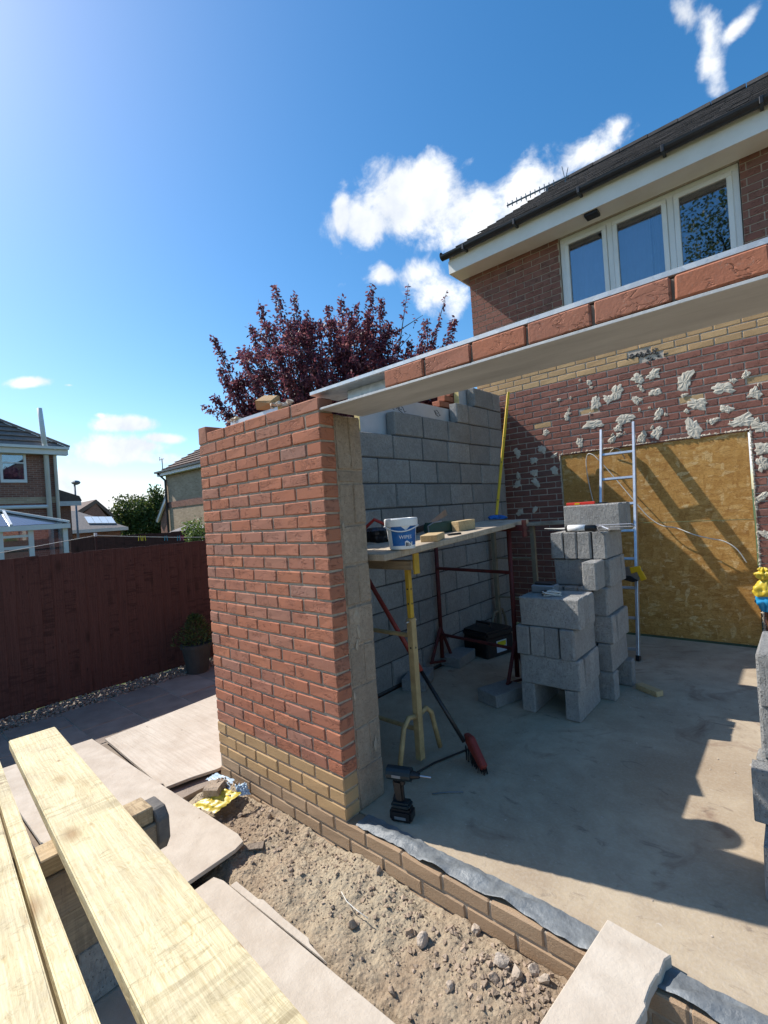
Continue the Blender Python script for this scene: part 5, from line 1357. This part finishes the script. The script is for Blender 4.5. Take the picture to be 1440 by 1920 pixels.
MB().box((XN + ov - .02, YR - 9.3, EZ - .06), (XN + ov + .1, YR + ov, EZ + .04)).build('gutter', 'white_upvc', nh)
wa = Xp(1, 905); wb = Xp(47, 848)
far_window(nh, lambda u, v, d: (XN + d, wa.y + (wb.y - wa.y) * u, wa.z + (wb.z - wa.z) * v))
fl = Xp(84, 845); f2 = Xp(91, 960)
MB().tube([(XN + .12, fl.y, .2), (XN + .12, fl.y, EZ - .1), (XN + .5, fl.y - .12, EZ + .2), (XN + .5, fl.y - .2, EZ + 1.45)], .085, 10).build('soil_pipe', 'white_upvc', nh, smooth=True)
p2 = Xp(101, 850); MB().tube([(XN + .1, p2.y, .2), (XN + .1, p2.y, EZ - .25), (XN + .38, p2.y - .05, EZ - .02)], .06, 8).build('downpipe', 'white_upvc', nh, smooth=True)
pz = Xp(50, 951).z; MB().tube([(XN + .12, Xp(0, 951).y - 2, pz), (XN + .12, fl.y, pz)], .07, 8).build('branch_pipe', 'white_upvc', nh)
# conservatory
XC = -14.5
co = thing('conservatory', 'white framed conservatory with blue tinted glass roof', 'conservatory', (XC - 1, 0, -.3))
def Cp(px, py, x=XC): return W(px, py, x=x)
cr = Cp(126, 985).y; ez = Cp(100, 984).z; yl = Cp(0, 984).y - 2.5
ri = Cp(0, 957, XC - 1.2); 
MB().box((XC - .06, yl, ez - .12), (XC + .12, cr + .05, ez + .02)).build('eaves_beam', 'white_upvc', co)
MB().box((XC - .1, cr - .12, -.3), (XC + .02, cr, ez - .121)).build('corner_post', 'white_upvc', co)
for px in (0, 58): y = Cp(px, 1000).y; MB().box((XC - .08, y - .06, -.3), (XC + .01, y + .06, ez - .121)).build('mullion', 'white_upvc', co)
for py, w in ((1024, .06), (1003, .05)):
    z = Cp(60, py).z; MB().box((XC - .07, yl, z - w), (XC + .005, Cp(58, 1000).y if py == 1024 else Cp(58, 1000).y, z + w * .4)).build('transom', 'white_upvc', co)
MB().box((XC - .04, yl, -.3), (XC - .03, cr - .12, ez - .121)).build('glazing', 'window_glass', co)
MB().box((XC - 3, yl, -.3), (XC - 2.98, cr - .3, ez - .2)).build('back_wall', 'far_cream_brick', co)
apx = Vector((XC - 2.2, cr - 3.2, ez + 1.05)); apy = Vector((XC - 2.2, yl, ez + 1.05)); ce = Vector((XC + .1, cr + .03, ez + .03)); cl_ = Vector((XC + .1, yl, ez + .03)); cb = Vector((XC - 4.4, cr + .03, ez + .03))
MB().add([cl_, ce, apx, apy, cb], [(0, 1, 2, 3), (1, 4, 2)]).build('roof_glass', 'poly_glass', co, fix=False)
MB().bar(ce + Vector((0, 0, .04)), apx + Vector((0, 0, .04)), .09, .06).build('hip_bar', 'white_upvc', co); MB().bar(apx + Vector((0, 0, .05)), apy + Vector((0, 0, .05)), .1, .08).build('ridge_bar', 'white_upvc', co)
for f_ in (.42, .85): a = Vector((XC + .1, cr - 3.2 * f_ * 1.0, ez + .05)); b = ce.lerp(apx, f_) + Vector((0, 0, .05)); MB().bar(a, b, .06, .05).build('glazing_bar', 'white_upvc', co)

# cream brick house further off
YB = 11.6
def Bp(px, py, y=YB): return W(px, py, y=y)
ch2 = thing('house', 'cream brick house with brown tiled roof and black downpipe', 'house', (-24, YB + 3, -.3))
xl = Bp(312, 920).x; ez2 = Bp(320, 884).z; xr = xl + 9
MB().box((xl, YB, -.3), (xr, YB + 7, ez2)).build('wall', 'far_cream_brick', ch2)
z_b = Bp(340, 944).z; MB().box((xl - .02, YB - .03, z_b - .18), (xr, YB + 7, z_b + .18)).build('brick_band', 'far_brick', ch2)
rr = [(xl - .4, YB - .4, ez2), (xr + .4, YB - .4, ez2), (xr + .4, YB + 7.4, ez2), (xl - .4, YB + 7.4, ez2)]
ra_ = (xl + 3.0, YB + 3.5, ez2 + 2.7); rb_ = (xr - 3, YB + 3.5, ez2 + 2.7)
rf = MB().add(rr + [ra_, rb_], [(0, 1, 5, 4), (1, 2, 5), (2, 3, 4, 5), (3, 0, 4), (3, 2, 1, 0)]).build('roof', 'brown_tile', ch2)
m = MB()
for k in range(1, 13):
    t = k / 13; m.bar(Vector(rr[0]).lerp(Vector(ra_), t) + Vector((0, -.02, .02)), Vector(rr[1]).lerp(Vector(rb_), t) + Vector((0, -.02, .02)), .09, .03)
m.build('tile_courses', 'brown_tile', rf)
MB().box((xl - .38, YB - .36, ez2 - .22), (xr, YB - .05, ez2 - .005)).build('fascia', 'white_upvc', ch2)
MB().box((xl - .45, YB - .5, ez2 - .03), (xr, YB - .37, ez2 + .07)).build('gutter', 'dark_gutter', ch2)
MB().tube([(xl + .15, YB - .1, 0), (xl + .15, YB - .1, ez2 - .5), (xl - .1, YB - .4, ez2 - .05)], .07, 8).build('downpipe', 'dark_gutter', ch2)
ax = Vector((xl - .1, YB - .1, ez2 + .0)); MB().tube([ax, ax + Vector((0, 0, .9))], .03, 6).tube([ax + Vector((-.35, 0, .9)), ax + Vector((.2, 0, .85))], .025, 6).tube([ax + Vector((-.3, 0, .78)), ax + Vector((-.3, 0, 1.02))], .02, 5).build('aerial', 'steel_grey', ch2)
# its low side wing with white bargeboard
wg = thing('outbuilding', 'small brick outbuilding with white bargeboard beside the cream house', 'outbuilding', (xl - 1, YB + 1, -.3))
wz = Bp(300, 975).z; wx = Bp(296, 990).x
MB().prism([(wx, YB + .2, -.3), (xl - .03, YB + .2, -.3), (xl - .03, YB + .2, wz + 1.5), (wx, YB + .2, wz)], (0, 4, 0)).build('wall', 'far_brick', wg)
MB().bar((wx - .25, YB + .1, wz - .05), (xl - .03, YB + .1, wz + 1.62), .12, .26).build('bargeboard', 'white_upvc', wg)
MB().add([(wx - .3, YB, wz - .02), (xl - .03, YB, wz + 1.75), (xl - .03, YB + 4.2, wz + 1.75), (wx - .3, YB + 4.2, wz - .02)], [(0, 1, 2, 3)]).build('roof', 'grey_tile', wg, fix=False)
# flat shed roof in front of it
sh = thing('shed', 'low shed with pale grey roof just behind the fence', 'shed', tuple(W(345, 1000, t=17).xy) + (-.3,))
s0 = W(312, 1000, t=18); s1 = W(352, 983, t=20); s2 = W(420, 985, t=17); s3 = W(400, 1004, t=14.5)
MB().prism([s0, s3, s2, s1], (0, 0, -.06)).build('roof', 'grey_tile', sh); MB().box((s0.x - .0, s0.y, -.3), (s0.x + 2.0, s0.y + 2.0, s0.z - .1)).build('wall', 'dirty_pine', sh)

# low building with roof glazing between the houses
XG = -34.0
def Gp(px, py, x=XG): return W(px, py, x=x)
lb_ = thing('bungalow', 'low brick building with glazed roof panels between the far houses', 'building', (XG - 2, 4, -.3))
g0 = Gp(128, 1004); g1 = Gp(226, 998); gz_ = Gp(180, 992).z; tz = Gp(180, 968).z
MB().box((XG - 6, g0.y - 2, -.3), (XG, g1.y, gz_)).build('wall', 'far_brick', lb_)
MB().add([(XG + .3, g0.y - 2, gz_), (XG + .3, g1.y + .4, gz_), (XG - 3, g1.y - 1.8, tz + .55), (XG - 3, g0.y - 2, tz + .55), (XG - 6.3, g1.y + .4, gz_)], [(0, 1, 2, 3), (1, 4, 2)]).build('roof', 'grey_tile', lb_, fix=False)
ra1 = Vector((XG + .3, g0.y, gz_)); rn = Vector((tz + .55 - gz_, 0, 3.3)).normalized()
def q(px, py): d = raydir(px, py); return CAM + d * ((ra1 - CAM).dot(rn) / d.dot(rn)) + rn * .05
for i in range(4):
    a, b = 160 + i * 13, 172 + i * 13
    MB().prism([q(a + 6, 983), q(b + 6, 983), q(b - 2, 971), q(a - 2, 971)], rn * .05).build('roof_pane', 'tub_pale', lb_)
MB().box((XG + .2, g0.y - 2, gz_ - .2), (XG + .36, g1.y + .4, gz_ + .02)).build('fascia', 'white_upvc', lb_)
gb = thing('house', 'distant brick gable roof behind the glazed low building', 'house', tuple(Gp(175, 960, -44).xy) + (-.3,))
ga = [Gp(148, 968, -44), Gp(200, 968, -44), Gp(180, 944, -44)]
MB().prism([(p.x, p.y, p.z) for p in ga] , (-6, 0, 0)).build('gable', 'far_brick', gb); MB().prism([ga[1] + Vector((.1, .5, -.2)), ga[1] + Vector((.1, .5, .2)), ga[2] + Vector((.1, 0, .35)), ga[2] + Vector((.1, 0, 0))], (-6.4, 0, 0)).build('roof', 'brown_tile', gb)
MB().prism([ga[2] + Vector((.1, 0, 0)), ga[2] + Vector((.1, 0, .35)), ga[0] + Vector((.1, -.5, .2)), ga[0] + Vector((.1, -.5, -.2))], (-6.4, 0, 0)).build('roof', 'brown_tile', gb); MB().box((-50, ga[0].y, -.3), (-44.01, ga[1].y, ga[0].z)).build('wall', 'far_brick', gb)
XS = -27.0; Sp = lambda px, py: W(px, py, x=XS)
sd_ = thing('house', 'brick house end with small tiled roof behind the red house', 'house', (XS - 2, Sp(120, 960).y, -.3))
a = Sp(96, 975); b = Sp(132, 940)
MB().box((XS - 4, a.y - 2, -.3), (XS, b.y, b.z)).build('wall', 'far_brick', sd_); MB().prism([(XS + .3, a.y - 2, b.z), (XS + .3, b.y + .45, b.z), (XS + .3, b.y + .35, b.z + .25), (XS + .3, b.y - 1.6, b.z + 1.0), (XS + .3, a.y - 2, b.z + 1.0)], (-4.6, 0, 0)).build('roof', 'brown_tile', sd_)
MB().box((XS + .301, a.y - 2, b.z - .25), (XS + .34, b.y + .4, b.z - .01)).build('fascia', 'white_upvc', sd_)
# street lamp
lp = W(146, 1000, t=30)
sl_ = thing('street_lamp', 'tall grey street lamp beyond the red brick house', 'street lamp', (lp.x, lp.y, -.3)); lt = W(145, 906, t=30)
MB().tube([(lp.x, lp.y, -.3), (lp.x, lp.y, 1.0), (lp.x, lp.y, lt.z)], .085, 8, .055).build('column', 'steel_grey', sl_, smooth=True)
MB().lathe([(.06, -.1), (.22, -.02), (.26, .06), (.18, .16), (.02, .2)], 12, (lp.x, lp.y + .08, lt.z)).build('lantern', 'steel_grey', sl_)
# second, older fence beyond ours
f2 = thing('timber_fence', 'darker low fence of the next garden seen above our fence', 'fence', (-9, 3, -.3))
yf0 = W(132, 1015, x=-9.0).y
for k in range(30):
    y = yf0 + k * .2; MB().box((-9.02 + .004 * (k % 2), y, -.3), (-9.0 + .004 * (k % 2), y + .205, 1.46 + .01 * math.sin(k * 1.3))).build('fence_board', 'fence_wood', f2)
for z in (.2, 1.1): MB().box((-9.08, yf0, z), (-9.025, yf0 + 6, z + .08)).build('rail', 'fence_wood', f2)
# washing line with pegs
wl_ = thing('washing_line', 'thin washing line with coloured pegs above the fence', 'washing line', (-5.2, 1, 1.2))
Lp = [W(-40, 1044, t=5.2), W(60, 1026, t=5.8), W(120, 1015, t=6.2), W(180, 1004, t=6.6), W(262, 1006.5, t=7.0), W(330, 1007.5, t=7.3), W(400, 1007, t=7.6)]
MB().tube(Lp, .0045, 5).build('line', 'cable_white', wl_)
h = W(179, 1003, t=6.6); MB().box(h - Vector((.015, .015, .02)), h + Vector((.015, .015, .03))).build('hook', 'tub_white', wl_)
MB().tube([h, Vector((h.x, h.y, -.3))], .016, 6).build('prop', 'fence_wood', wl_)
for px, t, mt in ((262, 7.0, 'peg_yellow'), (270, 7.03, 'peg_yellow'), (311, 7.2, 'peg_blue'), (335, 7.3, 'peg_blue'), (341, 7.32, 'peg_pink')):
    p = W(px, 1007, t=t); m = MB()
    for s in (-.012, .012): m.bar(p + Vector((s * .4, s, .02)), p + Vector((s * .6, s * 1.5, -.055)), .009, .011)
    m.build('peg', mt, wl_)
